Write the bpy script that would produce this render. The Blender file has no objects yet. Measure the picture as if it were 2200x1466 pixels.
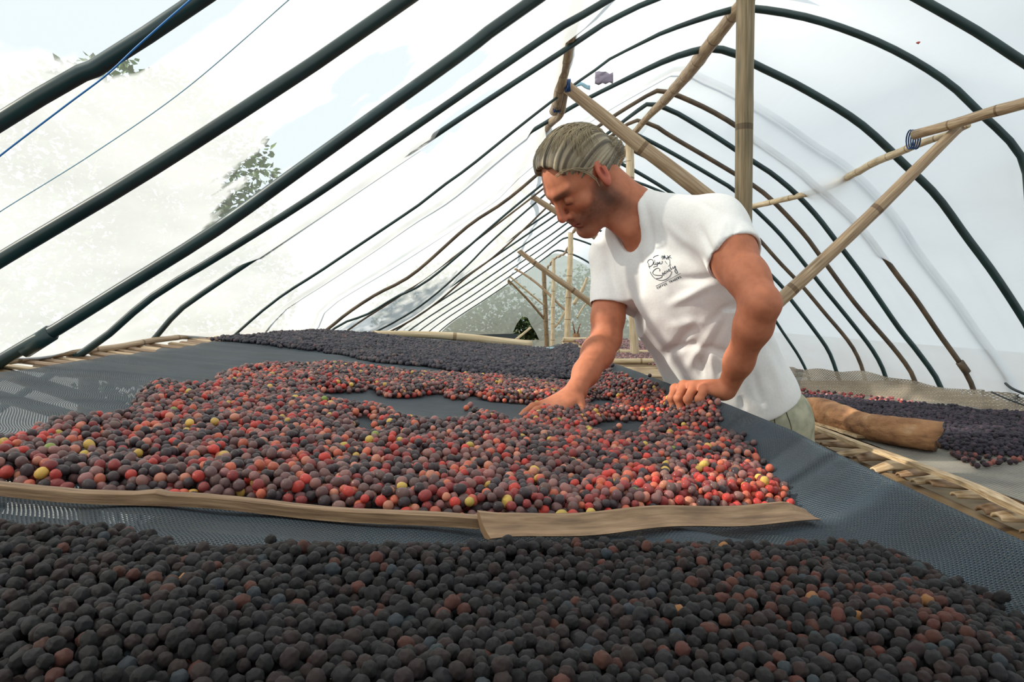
import bpy, bmesh, math, random
import numpy as np
from mathutils import Vector, Matrix, noise
from mathutils.bvhtree import BVHTree

random.seed(7); rng = np.random.default_rng(7)
S = bpy.context.scene
COL = S.collection
FPX = 1500.0; CX, HY = 1100.0, 668.0     # focal length in pixels, vanishing point of the tunnel
CH = 1.15                                # camera height above the floor

# ---------------------------------------------------------------- camera, world, sun, exposure
cam = bpy.data.cameras.new('camera'); camo = bpy.data.objects.new('camera', cam); COL.objects.link(camo)
camo.location = (0, 0, CH); camo.rotation_euler = (math.pi/2, 0, 0)
cam.sensor_width = 36.0; cam.lens = 36.0*FPX/2200.0
cam.shift_y = -(733-HY)/2200.0
cam.clip_start = 0.05; cam.clip_end = 200
S.camera = camo
W = bpy.data.worlds.new('sky'); S.world = W; W.use_nodes = True
bg = W.node_tree.nodes['Background']; bg.inputs[0].default_value = (0.86, 0.95, 1.0, 1); bg.inputs[1].default_value = 1.12
sun = bpy.data.lights.new('sun', 'SUN'); suno = bpy.data.objects.new('sun', sun); COL.objects.link(suno)
sun.energy = 6.0; sun.angle = math.radians(1.2); sun.color = (1.0, 0.9, 0.76)
SUN_DIR = Vector((-0.80, -0.08, 0.56)).normalized()      # towards the sun
suno.rotation_euler = SUN_DIR.to_track_quat('Z', 'Y').to_euler(); suno.location = (-5, 2, 9)
S.view_settings.view_transform = 'Standard'; S.view_settings.look = 'None'
S.view_settings.gamma = 1.0; S.view_settings.use_curve_mapping = False
S.view_settings.exposure = -0.1
S.cycles.max_bounces = 8; S.cycles.transparent_max_bounces = 24
S.cycles.diffuse_bounces = 4; S.cycles.glossy_bounces = 3

# ---------------------------------------------------------------- helpers
def P(px, py, Y):
    return Vector(((px-CX)/FPX*Y, Y, CH+(HY-py)/FPX*Y))
def lin(c):
    return tuple((v/255/12.92 if v/255 <= .04045 else ((v/255+.055)/1.055)**2.4) for v in c)
def tag(o, label=None, cat=None, group=None, kind=None):
    if label: o['label'] = label
    if cat: o['category'] = cat
    if group: o['group'] = group
    if kind: o['kind'] = kind
    return o
def empty(name, loc=(0, 0, 0)):
    o = bpy.data.objects.new(name, None); COL.objects.link(o); o.location = loc; o.empty_display_size = .1
    bpy.context.view_layer.update()
    return o
class MB:
    def __init__(s): s.v = []; s.f = []; s.uv = []
    def add(s, v, f, uv=None):
        b = len(s.v); s.v += [tuple(p) for p in v]
        for k, q in enumerate(f):
            s.f.append([b+i for i in q]); s.uv.append(uv[k] if uv else [(0, 0)]*len(q))
    def tube(s, pts, r, n=10, caps=True, vs=1.0, flat=None, r2=None):
        """tube along points; r list or number; uv = (around, along)"""
        pts = [Vector(p) for p in pts]; m = len(pts)
        rr = [r]*m if not hasattr(r, '__len__') else list(r)
        t = [(pts[min(i+1, m-1)]-pts[max(i-1, 0)]).normalized() for i in range(m)]
        up = Vector((0, 0, 1)) if abs(t[0].z) < .9 else Vector((1, 0, 0))
        a = t[0].cross(up).normalized()
        V = []; L = 0; UVs = []
        for i in range(m):
            a = (a - t[i]*a.dot(t[i])).normalized(); b = t[i].cross(a)
            if i: L += (pts[i]-pts[i-1]).length
            for k in range(n):
                w = 2*math.pi*k/n
                V.append(pts[i]+a*(math.cos(w)*rr[i])+b*(math.sin(w)*rr[i]*(flat or 1)))
            UVs.append(L*vs)
        F = []; U = []
        for i in range(m-1):
            for k in range(n):
                k2 = (k+1) % n
                F.append((i*n+k, i*n+k2, (i+1)*n+k2, (i+1)*n+k))
                U.append([(k/n, UVs[i]), ((k+1)/n, UVs[i]), ((k+1)/n, UVs[i+1]), (k/n, UVs[i+1])])
        if caps:
            F.append(tuple(range(n))[::-1]); U.append([(.5, .5)]*n)
            F.append(tuple((m-1)*n+k for k in range(n))); U.append([(.5, .5)]*n)
        s.add(V, F, U); return s
    def box(s, c, sx, sy, sz, rot=None):
        V = [Vector((x*sx/2, y*sy/2, z*sz/2)) for x in (-1, 1) for y in (-1, 1) for z in (-1, 1)]
        if rot: V = [rot @ v for v in V]
        V = [v+Vector(c) for v in V]
        s.add(V, [(0, 1, 3, 2), (4, 6, 7, 5), (0, 4, 5, 1), (2, 3, 7, 6), (0, 2, 6, 4), (1, 5, 7, 3)]); return s
    def mesh(s, name, mat, smooth=True):
        me = bpy.data.meshes.new(name); me.from_pydata(s.v, [], s.f)
        ul = me.uv_layers.new(name='UVMap'); flat = [c for q in s.uv for uv in q for c in uv]
        ul.data.foreach_set('uv', flat)
        if smooth: me.polygons.foreach_set('use_smooth', [True]*len(me.polygons))
        me.materials.append(mat); me.update(); return me
    def build(s, name, mat, parent=None, smooth=True):
        o = bpy.data.objects.new(name, s.mesh(name, mat, smooth)); COL.objects.link(o)
        if parent:
            o.parent = parent; o.matrix_parent_inverse = parent.matrix_world.inverted()
        return o
def grid_mesh(mb, Pt, nu, nv, uvf=None):
    """Pt[i][j] rows"""
    V = [Pt[i][j] for i in range(nu) for j in range(nv)]
    F = []; U = []
    for i in range(nu-1):
        for j in range(nv-1):
            F.append((i*nv+j, (i+1)*nv+j, (i+1)*nv+j+1, i*nv+j+1))
            U.append([uvf[i][j], uvf[i+1][j], uvf[i+1][j+1], uvf[i][j+1]] if uvf else [(0, 0)]*4)
    mb.add(V, F, U)
def resample(pts, n):
    pts = [Vector(p) for p in pts]; d = [0]
    for a, b in zip(pts, pts[1:]): d.append(d[-1]+(b-a).length)
    out = []
    for i in range(n):
        t = d[-1]*i/(n-1); k = 0
        while k < len(d)-2 and d[k+1] < t: k += 1
        u = (t-d[k])/max(d[k+1]-d[k], 1e-9); p0 = pts[max(k-1, 0)]; p1 = pts[k]; p2 = pts[k+1]; p3 = pts[min(k+2, len(pts)-1)]
        # gentle catmull-rom
        cr = .5*((2*p1)+(p2-p0)*u+(2*p0-5*p1+4*p2-p3)*u*u+(3*p1-p0-3*p2+p3)*u**3)
        out.append(cr)
    return out

# ---------------------------------------------------------------- materials
def new_mat(name):
    m = bpy.data.materials.new(name); m.use_nodes = True; nt = m.node_tree
    b = nt.nodes['Principled BSDF']; return m, nt, b
def N(nt, t, **kw):
    n = nt.nodes.new(t)
    for k, v in kw.items(): setattr(n, k, v)
    return n
def ramp(nt, stops, interp='LINEAR'):
    r = N(nt, 'ShaderNodeValToRGB'); r.color_ramp.interpolation = interp
    e = r.color_ramp.elements
    e[0].position, e[0].color = stops[0][0], (*stops[0][1], 1)
    e[1].position, e[1].color = stops[-1][0], (*stops[-1][1], 1)
    for p, c in stops[1:-1]:
        x = e.new(p); x.color = (*c, 1)
    return r
def bump(nt, b, src, strength, dist):
    n = N(nt, 'ShaderNodeBump'); n.inputs['Strength'].default_value = strength; n.inputs['Distance'].default_value = dist
    nt.links.new(src, n.inputs['Height']); nt.links.new(n.outputs[0], b.inputs['Normal'])
def math_n(nt, op, a, b_=None, c=None):
    n = N(nt, 'ShaderNodeMath', operation=op)
    for i, v in enumerate((a, b_, c)):
        if v is None: continue
        if isinstance(v, (int, float)): n.inputs[i].default_value = v
        else: nt.links.new(v, n.inputs[i])
    return n.outputs[0]

def bamboo_mat(name, c1, c2, c3, rough=.55, nodes=True, sc=(5, 1.2)):
    m, nt, b = new_mat(name)
    uv = N(nt, 'ShaderNodeUVMap'); mp = N(nt, 'ShaderNodeMapping'); mp.inputs['Scale'].default_value = (sc[0]*2, sc[1], 1)
    nt.links.new(uv.outputs[0], mp.inputs[0])
    nz = N(nt, 'ShaderNodeTexNoise'); nz.inputs['Scale'].default_value = 2.2; nz.inputs['Detail'].default_value = 6
    oi = N(nt, 'ShaderNodeObjectInfo'); ad = N(nt, 'ShaderNodeVectorMath', operation='ADD')
    nt.links.new(mp.outputs[0], ad.inputs[0]); nt.links.new(oi.outputs['Random'], ad.inputs[1]); nt.links.new(ad.outputs[0], nz.inputs['Vector'])
    r = ramp(nt, [(.25, c1), (.5, c2), (.72, c3)]); nt.links.new(nz.outputs[0], r.inputs[0])
    col = r.outputs[0]
    if nodes:
        sx = N(nt, 'ShaderNodeSeparateXYZ'); nt.links.new(uv.outputs[0], sx.inputs[0])
        fr = math_n(nt, 'FRACT', sx.outputs[1]); dd = math_n(nt, 'ABSOLUTE', math_n(nt, 'SUBTRACT', fr, .5))
        k = math_n(nt, 'GREATER_THAN', dd, .478)
        mx = N(nt, 'ShaderNodeMixRGB', blend_type='MULTIPLY'); mx.inputs[2].default_value = (.35, .28, .2, 1)
        nt.links.new(math_n(nt, 'MULTIPLY', k, .8), mx.inputs[0]); nt.links.new(col, mx.inputs[1]); col = mx.outputs[0]
    nt.links.new(col, b.inputs['Base Color']); b.inputs['Roughness'].default_value = rough
    bump(nt, b, nz.outputs[0], .35, .004)
    return m
M = {}
M['bamboo'] = bamboo_mat('bamboo', lin((120, 96, 74)), lin((168, 142, 112)), lin((196, 176, 146)))
M['bamboo_green'] = bamboo_mat('bamboo_weathered', lin((72, 72, 52)), lin((128, 110, 80)), lin((150, 134, 104)))
M['bamboo_pale'] = bamboo_mat('bamboo_pale', lin((176, 150, 112)), lin((212, 190, 154)), lin((232, 216, 186)))
M['bamboo_dark'] = bamboo_mat('bamboo_dark', lin((92, 72, 48)), lin((128, 104, 72)), lin((150, 128, 96)))
M['split'] = bamboo_mat('split_bamboo', lin((88, 66, 46)), lin((132, 104, 76)), lin((160, 132, 102)), nodes=False, sc=(3, 8))
M['split_pale'] = bamboo_mat('split_bamboo_pale', lin((128, 100, 70)), lin((178, 152, 116)), lin((212, 190, 158)), nodes=False, sc=(3, 5))

def simple_mat(name, c, rough=.6, spec=.5, nz=None, c2=None, bmp=0):
    m, nt, b = new_mat(name)
    b.inputs['Base Color'].default_value = (*c, 1); b.inputs['Roughness'].default_value = rough
    b.inputs['Specular IOR Level'].default_value = spec
    if nz:
        tc = N(nt, 'ShaderNodeTexCoord'); t = N(nt, 'ShaderNodeTexNoise'); t.inputs['Scale'].default_value = nz; t.inputs['Detail'].default_value = 5
        nt.links.new(tc.outputs['Object'], t.inputs['Vector'])
        r = ramp(nt, [(.35, c), (.65, c2 or c)]); nt.links.new(t.outputs[0], r.inputs[0]); nt.links.new(r.outputs[0], b.inputs['Base Color'])
        if bmp: bump(nt, b, t.outputs[0], .5, bmp)
    return m
M['pipe'] = simple_mat('hoop_pipe_plastic', lin((20, 44, 46)), .33, .6, 9, lin((32, 60, 60)))
M['pipe_brown'] = simple_mat('hoop_pipe_bamboo', lin((70, 58, 46)), .5, .5, 12, lin((104, 86, 66)), .002)
M['pipe_pale'] = simple_mat('hoop_pipe_pale', lin((110, 140, 165)), .5, .4)
M['string'] = simple_mat('blue_cord', lin((40, 120, 190)), .6)
M['string_pale'] = simple_mat('pale_blue_cord', lin((160, 200, 220)), .6)
M['tie'] = simple_mat('blue_tie', lin((30, 70, 120)), .5)
M['ground'] = simple_mat('packed_earth', lin((92, 78, 62)), .95, .2, 3.5, lin((132, 116, 94)), .01)
M['leaf'] = simple_mat('leaf_green', lin((60, 92, 38)), .5, .4, 6, lin((110, 140, 50)))
M['leaf_dark'] = simple_mat('leaf_dark', lin((30, 46, 26)), .5, .4, 5, lin((70, 90, 44)))
M['bark'] = simple_mat('bark', lin((88, 78, 70)), .9, .2, 12, lin((120, 108, 96)), .01)
M['tarp'] = simple_mat('dark_tarp', lin((38, 46, 50)), .6)
M['scrap'] = simple_mat('grey_plastic_scrap', lin((150, 140, 160)), .4)
M['red_leaf'] = simple_mat('dry_red_leaf', lin((190, 90, 80)), .7)
M['pot'] = simple_mat('stump_brown', lin((120, 86, 62)), .9, .2, 20, lin((150, 116, 88)))

# plastic film: mostly diffusing, partly see-through
def film_mat(name, col, tr, tint, amt_noise=True, patches=None):
    m, nt, b = new_mat(name); nt.nodes.remove(b)
    out = nt.nodes['Material Output']
    tl = N(nt, 'ShaderNodeBsdfTranslucent'); tl.inputs[0].default_value = (*col, 1)
    df = N(nt, 'ShaderNodeBsdfDiffuse'); df.inputs[0].default_value = (*col, 1)
    tp = N(nt, 'ShaderNodeBsdfTransparent'); tp.inputs[0].default_value = (*tint, 1)
    gl = N(nt, 'ShaderNodeBsdfGlossy'); gl.inputs['Roughness'].default_value = .25
    m1 = N(nt, 'ShaderNodeMixShader'); m1.inputs[0].default_value = .80
    nt.links.new(df.outputs[0], m1.inputs[1]); nt.links.new(tl.outputs[0], m1.inputs[2])
    m2 = N(nt, 'ShaderNodeMixShader'); nt.links.new(m1.outputs[0], m2.inputs[1]); nt.links.new(tp.outputs[0], m2.inputs[2])
    m2.inputs[0].default_value = tr
    if amt_noise:
        uv = N(nt, 'ShaderNodeUVMap'); mp = N(nt, 'ShaderNodeMapping'); mp.inputs['Scale'].default_value = (1.0, 5.0, 1)
        nt.links.new(uv.outputs[0], mp.inputs[0])
        t = N(nt, 'ShaderNodeTexNoise'); t.inputs['Scale'].default_value = 1.6; t.inputs['Detail'].default_value = 3
        nt.links.new(mp.outputs[0], t.inputs['Vector'])
        mr = N(nt, 'ShaderNodeMapRange'); nt.links.new(t.outputs[0], mr.inputs[0])
        mr.inputs[1].default_value = .3; mr.inputs[2].default_value = .7; mr.inputs[3].default_value = tr*.55; mr.inputs[4].default_value = tr*1.45
        nt.links.new(mr.outputs[0], m2.inputs[0])
        bp = N(nt, 'ShaderNodeBump'); bp.inputs['Strength'].default_value = .25; bp.inputs['Distance'].default_value = .01
        nt.links.new(t.outputs[0], bp.inputs['Height']); nt.links.new(bp.outputs[0], gl.inputs['Normal'])
    if patches:      # clear patches added so direct sun reaches chosen spots inside
        tc = N(nt, 'ShaderNodeTexCoord'); sp = N(nt, 'ShaderNodeSeparateXYZ')
        wn = N(nt, 'ShaderNodeTexNoise'); wn.inputs['Scale'].default_value = 9; wn.inputs['Detail'].default_value = 3
        nt.links.new(tc.outputs['Object'], wn.inputs['Vector']); nt.links.new(tc.outputs['Object'], sp.inputs[0])
        best = None
        for (cx_, cy_, rx_, ry_) in patches:
            a_ = math_n(nt, 'POWER', math_n(nt, 'ABSOLUTE', math_n(nt, 'DIVIDE', math_n(nt, 'SUBTRACT', sp.outputs[0], cx_), rx_)), 2.0)
            b_ = math_n(nt, 'POWER', math_n(nt, 'ABSOLUTE', math_n(nt, 'DIVIDE', math_n(nt, 'SUBTRACT', sp.outputs[1], cy_), ry_)), 2.0)
            d_ = math_n(nt, 'ADD', a_, b_); best = d_ if best is None else math_n(nt, 'MINIMUM', best, d_)
        dd = math_n(nt, 'ADD', best, math_n(nt, 'MULTIPLY', math_n(nt, 'SUBTRACT', wn.outputs[0], .5), 3.2))
        pm = N(nt, 'ShaderNodeMapRange'); nt.links.new(dd, pm.inputs[0]); pm.inputs[1].default_value = 1.15; pm.inputs[2].default_value = .75; pm.inputs[3].default_value = 0; pm.inputs[4].default_value = .88
        mxx = math_n(nt, 'MAXIMUM', mr.outputs[0], pm.outputs[0]); nt.links.new(mxx, m2.inputs[0])
    m3 = N(nt, 'ShaderNodeMixShader'); m3.inputs[0].default_value = .04
    nt.links.new(m2.outputs[0], m3.inputs[1]); nt.links.new(gl.outputs[0], m3.inputs[2]); nt.links.new(m3.outputs[0], out.inputs[0])
    return m
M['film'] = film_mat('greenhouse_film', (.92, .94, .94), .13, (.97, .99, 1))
M['film_sun_patches'] = film_mat('greenhouse_film_sun_patches', (.60, .63, .635), .20, (.97, .99, 1), patches=[(-.50, .83, .12, .10), (-.46, .93, .10, .05), (-.42, 1.52, .20, .13), (-.30, 1.46, .10, .10), (-.17, 1.75, .10, .10), (-.62, 1.62, .10, .07), (-.2, 2.5, .16, .16)])  # left sheet, greyed against the sun glare, with added clear patches for sunbeams
M['film_end'] = film_mat('greenhouse_film_end', (.80, .83, .74), .30, (.9, .95, .88))

# knitted shade net with real (transparent) holes
def net_mat(name, c1, c2, hole, cell=(.0042, .0032), tint=None, rough=.55, sheen=0.0):
    m, nt, b = new_mat(name); out = nt.nodes['Material Output']
    uv = N(nt, 'ShaderNodeUVMap'); sx = N(nt, 'ShaderNodeSeparateXYZ'); nt.links.new(uv.outputs[0], sx.inputs[0])
    row = math_n(nt, 'DIVIDE', sx.outputs[1], cell[1]); rf = math_n(nt, 'FRACT', row); ri = math_n(nt, 'FLOOR', row)
    odd = math_n(nt, 'MULTIPLY', math_n(nt, 'MODULO', ri, 2.0), .5)
    cf = math_n(nt, 'FRACT', math_n(nt, 'ADD', math_n(nt, 'DIVIDE', sx.outputs[0], cell[0]), odd))
    a = math_n(nt, 'ABSOLUTE', math_n(nt, 'SUBTRACT', rf, .5)); c = math_n(nt, 'ABSOLUTE', math_n(nt, 'SUBTRACT', cf, .5))
    e = math_n(nt, 'ADD', math_n(nt, 'POWER', math_n(nt, 'DIVIDE', a, .5*hole), 2.0), math_n(nt, 'POWER', math_n(nt, 'DIVIDE', c, .5*hole), 2.0))
    hl = math_n(nt, 'LESS_THAN', e, 1.0)
    tc = N(nt, 'ShaderNodeTexNoise'); tc.inputs['Scale'].default_value = 9; tc.inputs['Detail'].default_value = 4
    nt.links.new(uv.outputs[0], tc.inputs['Vector'])
    r = ramp(nt, [(.35, c1), (.65, c2)]); nt.links.new(tc.outputs[0], r.inputs[0]); nt.links.new(r.outputs[0], b.inputs['Base Color'])
    b.inputs['Roughness'].default_value = rough; b.inputs['Specular IOR Level'].default_value = .5
    b.inputs['Sheen Weight'].default_value = sheen; b.inputs['Sheen Tint'].default_value = (.55, .78, .95, 1); b.inputs['Sheen Roughness'].default_value = .4
    bump(nt, b, e, .6, .0008)
    tp = N(nt, 'ShaderNodeBsdfTransparent'); mx = N(nt, 'ShaderNodeMixShader')
    nt.links.new(hl, mx.inputs[0]); nt.links.new(b.outputs[0], mx.inputs[1]); nt.links.new(tp.outputs[0], mx.inputs[2])
    nt.links.new(mx.outputs[0], out.inputs[0])
    return m
M['net'] = net_mat('dark_shade_net', lin((16, 31, 42)), lin((28, 48, 62)), .37, sheen=.14)
M['net_grey'] = net_mat('grey_shade_net', lin((128, 120, 106)), lin((160, 150, 134)), .42, cell=(.0075, .005), sheen=.2)

# cherries
def cherry_mat(name, src, rough, coat, bmp, nscale=220):
    m, nt, b = new_mat(name)
    if src == 'inst':
        a = N(nt, 'ShaderNodeAttribute', attribute_type='INSTANCER', attribute_name='col'); c = a.outputs['Color']
    else:
        a = N(nt, 'ShaderNodeObjectInfo'); c = a.outputs['Color']
    tc = N(nt, 'ShaderNodeTexCoord'); t = N(nt, 'ShaderNodeTexNoise'); t.inputs['Scale'].default_value = nscale; t.inputs['Detail'].default_value = 3
    nt.links.new(tc.outputs['Object'], t.inputs['Vector'])
    mx = N(nt, 'ShaderNodeMixRGB', blend_type='MULTIPLY'); mx.inputs[0].default_value = 1
    r = ramp(nt, [(.3, (.6, .58, .58)), (.7, (1.3, 1.3, 1.3))]); nt.links.new(t.outputs[0], r.inputs[0])
    nt.links.new(c, mx.inputs[1]); nt.links.new(r.outputs[0], mx.inputs[2]); nt.links.new(mx.outputs[0], b.inputs['Base Color'])
    b.inputs['Roughness'].default_value = rough; b.inputs['Coat Weight'].default_value = coat; b.inputs['Coat Roughness'].default_value = .25
    if bmp: bump(nt, b, t.outputs[0], .7, bmp)
    return m
M['ch_i'] = cherry_mat('coffee_cherry_skin', 'inst', .42, .25, .0006)
M['ch_o'] = cherry_mat('coffee_cherry_skin_single', 'obj', .42, .25, .0006)
M['dr_i'] = cherry_mat('dried_cherry_skin', 'inst', .6, 0, .0016, 260)
M['dr_o'] = cherry_mat('dried_cherry_skin_single', 'obj', .6, 0, .0016, 260)

def attr_mat(name, rough, sss=0, spec=.5, nz=None, bmp=0, radius=(.01, .004, .002), sheen=0):
    m, nt, b = new_mat(name)
    a = N(nt, 'ShaderNodeAttribute', attribute_name='Col'); c = a.outputs['Color']
    if nz:
        tc = N(nt, 'ShaderNodeTexCoord'); t = N(nt, 'ShaderNodeTexNoise'); t.inputs['Scale'].default_value = nz; t.inputs['Detail'].default_value = 4
        nt.links.new(tc.outputs['Object'], t.inputs['Vector'])
        r = ramp(nt, [(.3, (.86, .84, .84)), (.7, (1.08, 1.08, 1.08))]); nt.links.new(t.outputs[0], r.inputs[0])
        mx = N(nt, 'ShaderNodeMixRGB', blend_type='MULTIPLY'); mx.inputs[0].default_value = 1
        nt.links.new(c, mx.inputs[1]); nt.links.new(r.outputs[0], mx.inputs[2]); c = mx.outputs[0]
        if bmp: bump(nt, b, t.outputs[0], .4, bmp)
    nt.links.new(c, b.inputs['Base Color']); b.inputs['Roughness'].default_value = rough
    b.inputs['Specular IOR Level'].default_value = spec
    if sheen: b.inputs['Sheen Weight'].default_value = sheen
    return m
M['skin'] = attr_mat('skin', .62, spec=.35, nz=60, bmp=.0008)
M['hair'] = attr_mat('hair', .5, nz=None)
M['cotton'] = simple_mat('white_cotton', (.80, .80, .79), .85, .2, 180, (.84, .84, .83), .0006)
M['khaki'] = simple_mat('khaki_cotton', lin((150, 150, 130)), .85, .2, 40, lin((178, 176, 154)), .001)
M['seam'] = simple_mat('dark_seam', lin((84, 80, 66)), .9, .2)
M['ink'] = simple_mat('print_ink', lin((34, 48, 62)), .8, .2)
M['shoe'] = simple_mat('shoe_leather', lin((60, 44, 34)), .6, .4)
M['log'] = None
def log_mat():
    m, nt, b = new_mat('rotten_log_wood')
    uv = N(nt, 'ShaderNodeUVMap'); mp = N(nt, 'ShaderNodeMapping'); mp.inputs['Scale'].default_value = (3.2, 9, 1); nt.links.new(uv.outputs[0], mp.inputs[0])
    t = N(nt, 'ShaderNodeTexNoise'); t.inputs['Scale'].default_value = 1.6; t.inputs['Detail'].default_value = 8; nt.links.new(mp.outputs[0], t.inputs['Vector'])
    r = ramp(nt, [(.28, lin((84, 58, 40))), (.42, lin((140, 100, 70))), (.6, lin((170, 126, 88))), (.78, lin((200, 168, 136)))])
    nt.links.new(t.outputs[0], r.inputs[0]); nt.links.new(r.outputs[0], b.inputs['Base Color']); b.inputs['Roughness'].default_value = .9
    bump(nt, b, t.outputs[0], 1.0, .02); return m
M['log'] = log_mat()

# ================================================================ SETTING
# floor and earth
fl = MB(); fl.add([(-14, -6, 0), (14, -6, 0), (14, 40, 0), (-14, 40, 0)], [(0, 1, 2, 3)])
f_o = fl.build('floor', M['ground'], smooth=False); tag(f_o, 'pale packed earth floor of the drying tunnel', kind='structure')

# ---- hoops: each traced at its own depth d. left = points from the apex to the left, right = apex to the right (pixels)
RIDGE_X, RIDGE_Z = 1.02, 1.38
T_R = [(1.02, 1.38), (1.28, 1.33), (1.6, 1.20), (1.9, 1.0), (2.15, .72), (2.4, .38), (2.6, .08), (2.78, -.2), (2.98, -.5), (3.08, -.75), (3.12, -CH+.005)]
T_L = [(.8, 1.24), (.5, 1.02), (0, .68), (-.6, .27), (-1.2, -.12), (-1.6, -.42), (-1.85, -.7), (-1.98, -CH+.005)]
hoops = [  # d, right px, left px, radius right px, radius left px, material, name for label
 (.89, None, [(430, 0), (215, 140), (0, 272)], 19, 19),
 (1.20, None, [(865, -3), (600, 180), (300, 377), (0, 563)], 16, 16),
 (1.60, None, [(1150, 0), (1000, 108), (800, 248), (640, 362), (450, 500), (250, 627), (100, 722), (0, 778)], 14, 14),
 (1.91, None, [(1310, 0), (1248, 33), (1180, 76), (1100, 130), (850, 300), (650, 435), (450, 560), (390, 595), (300, 655), (215, 730)], 8, 8),
 (2.55, [(1930, -22), (1970, 0), (2040, 40), (2100, 75), (2200, 140)], [(1398, 0), (1333, 31), (1286, 57), (1235, 93), (1000, 250), (750, 417), (560, 544), (428, 632), (375, 672), (330, 725)], 11, 6),
 (3.20, [(1575, 22), (1620, 20), (1750, 45), (1900, 100), (2025, 170), (2100, 235), (2200, 340)], [(1552, 26), (1490, 45), (1420, 70), (1357, 101), (1317, 120), (1275, 151), (1232, 181), (1164, 233), (1085, 296), (1006, 360), (947, 403), (891, 447), (700, 575), (560, 670)], 8.5, 3),
 (3.69, [(1535, 107), (1577, 117), (1620, 140), (1725, 190), (1850, 265), (1951, 357), (2016, 422), (2078, 510), (2135, 590), (2200, 693)], [(1500, 110), (1432, 131), (1327, 179), (1243, 221), (1168, 265), (1125, 292), (1065, 340), (966, 423), (887, 474), (808, 530), (709, 597), (600, 668)], 8.5, 4.5),
 (4.20, [(1460, 148), (1508, 167), (1576, 197), (1680, 259), (1753, 311), (1814, 350), (1875, 407), (1929, 472), (1974, 544), (2051, 644), (2100, 713), (2165, 800), (2192, 858)], [(1400, 175), (1250, 262), (1109, 372), (1053, 425), (850, 560), (700, 655)], 6, 3),
 (4.60, [(1420, 196), (1480, 215), (1560, 255), (1673, 332), (1722, 369), (1753, 399), (1840, 478), (1925, 590), (1967, 644), (2020, 720), (2070, 789), (2097, 846)], [(1380, 212), (1240, 305), (1093, 427), (1006, 486), (887, 589), (808, 633), (749, 672), (709, 704)], 5.5, 3.5),
 (4.98, [(1405, 223), (1424, 230), (1455, 242), (1540, 294), (1619, 348), (1657, 373), (1707, 415), (1753, 464), (1795, 518), (1848, 586), (1890, 644), (1936, 709), (1978, 762), (2020, 827)], [(1385, 227), (1250, 330), (1100, 450), (927, 597), (848, 640), (788, 676), (721, 704)], 5.5, 2.5),
 (5.37, [(1375, 260), (1411, 272), (1441, 292), (1530, 345), (1617, 399), (1661, 434), (1726, 502), (1764, 552), (1829, 640), (1867, 686), (1928, 758), (1963, 814)], [(1351, 265), (1250, 340), (1069, 482), (887, 617), (761, 700)], 4.8, 2),
 (5.70, [(1340, 285), (1363, 287), (1389, 300), (1446, 331), (1538, 385), (1575, 408), (1619, 447), (1676, 502), (1730, 567), (1772, 621), (1829, 693), (1875, 755), (1900, 806)], [(1297, 300), (1200, 392), (1061, 514), (1006, 569), (927, 640), (848, 692)], 4.4, 2),
 (6.05, [(1330, 315), (1450, 372), (1553, 433), (1568, 449), (1615, 495), (1676, 564), (1722, 613), (1772, 674), (1814, 724), (1837, 758), (1854, 800)], [(1280, 340), (1200, 420), (1077, 538), (1006, 593), (927, 660), (848, 708)], 4, 2),
 (6.50, [(1300, 340), (1420, 400), (1560, 500), (1673, 609), (1695, 640), (1745, 705), (1780, 755), (1800, 806)], None, 4, 2),
 (7.2, None, None, 3, 2), (8.2, None, None, 3, 1.6), (9.6, None, None, 2.4, 1.5), (11.2, None, None, 2.2, 1.3), (13.2, None, None, 2, 1.2), (16.0, None, None, 2, 1.2)]
def tmpl(side, d):
    sag = 1.0
    return [Vector((x, d, CH+z)) for x, z in side]
def polar(p): return math.atan2(p.z-(CH-.6), -(p.x-.6))
ctr = Vector((.6, 0, CH-.6))
NS = 72
def full_curve(d, R, L):
    RT, LT = tmpl(T_R, d), tmpl(T_L, d)
    if R:
        pr = [P(x, y, d) for x, y in R]
        pr = pr+[q for q in RT if q.z < pr[-1].z-.12 and q.x > pr[-1].x-.02*0-.3] if len(R) > 1 else pr
        lastx = pr[len(R)-1].x
        pr = pr[:len(R)]+[Vector((max(q.x, lastx+.03), q.y, q.z)) for q in pr[len(R):]]
    else: pr = RT
    if L:
        pl = [P(x, y, d) for x, y in L]
        lz, lx = pl[-1].z, pl[-1].x
        pl = pl+[Vector((min(q.x, lx-.1-.12*k), q.y, q.z)) for k, q in enumerate([q for q in LT if q.z < lz-.12])]
    else: pl = LT
    if not R and L:       # right side from template, bridged
        pr = [q for q in RT if q.x > pl[0].x]
    if R and R[0][0] > 1900:
        pr = [Vector((1.02, d, CH+1.36))]+[p for p in pr] ; pl = [Vector((.8, d, CH+1.25))]+pl
    pts = list(reversed(pl))+pr
    return pts
def angle_sample(pts):
    ds = resample(pts, 400)
    th = np.array([math.atan2(p.z-ctr.z, p.x-ctr.x) for p in ds])
    th = np.where(th < -2.4, th+2*math.pi, th)
    order = np.argsort(-th); th = th[order]
    xs = np.array([ds[i].x for i in order]); zs = np.array([ds[i].z for i in order])
    tt = np.linspace(3.37, -.22, NS)
    return np.interp(-tt, -th, xs), np.interp(-tt, -th, zs)
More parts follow.
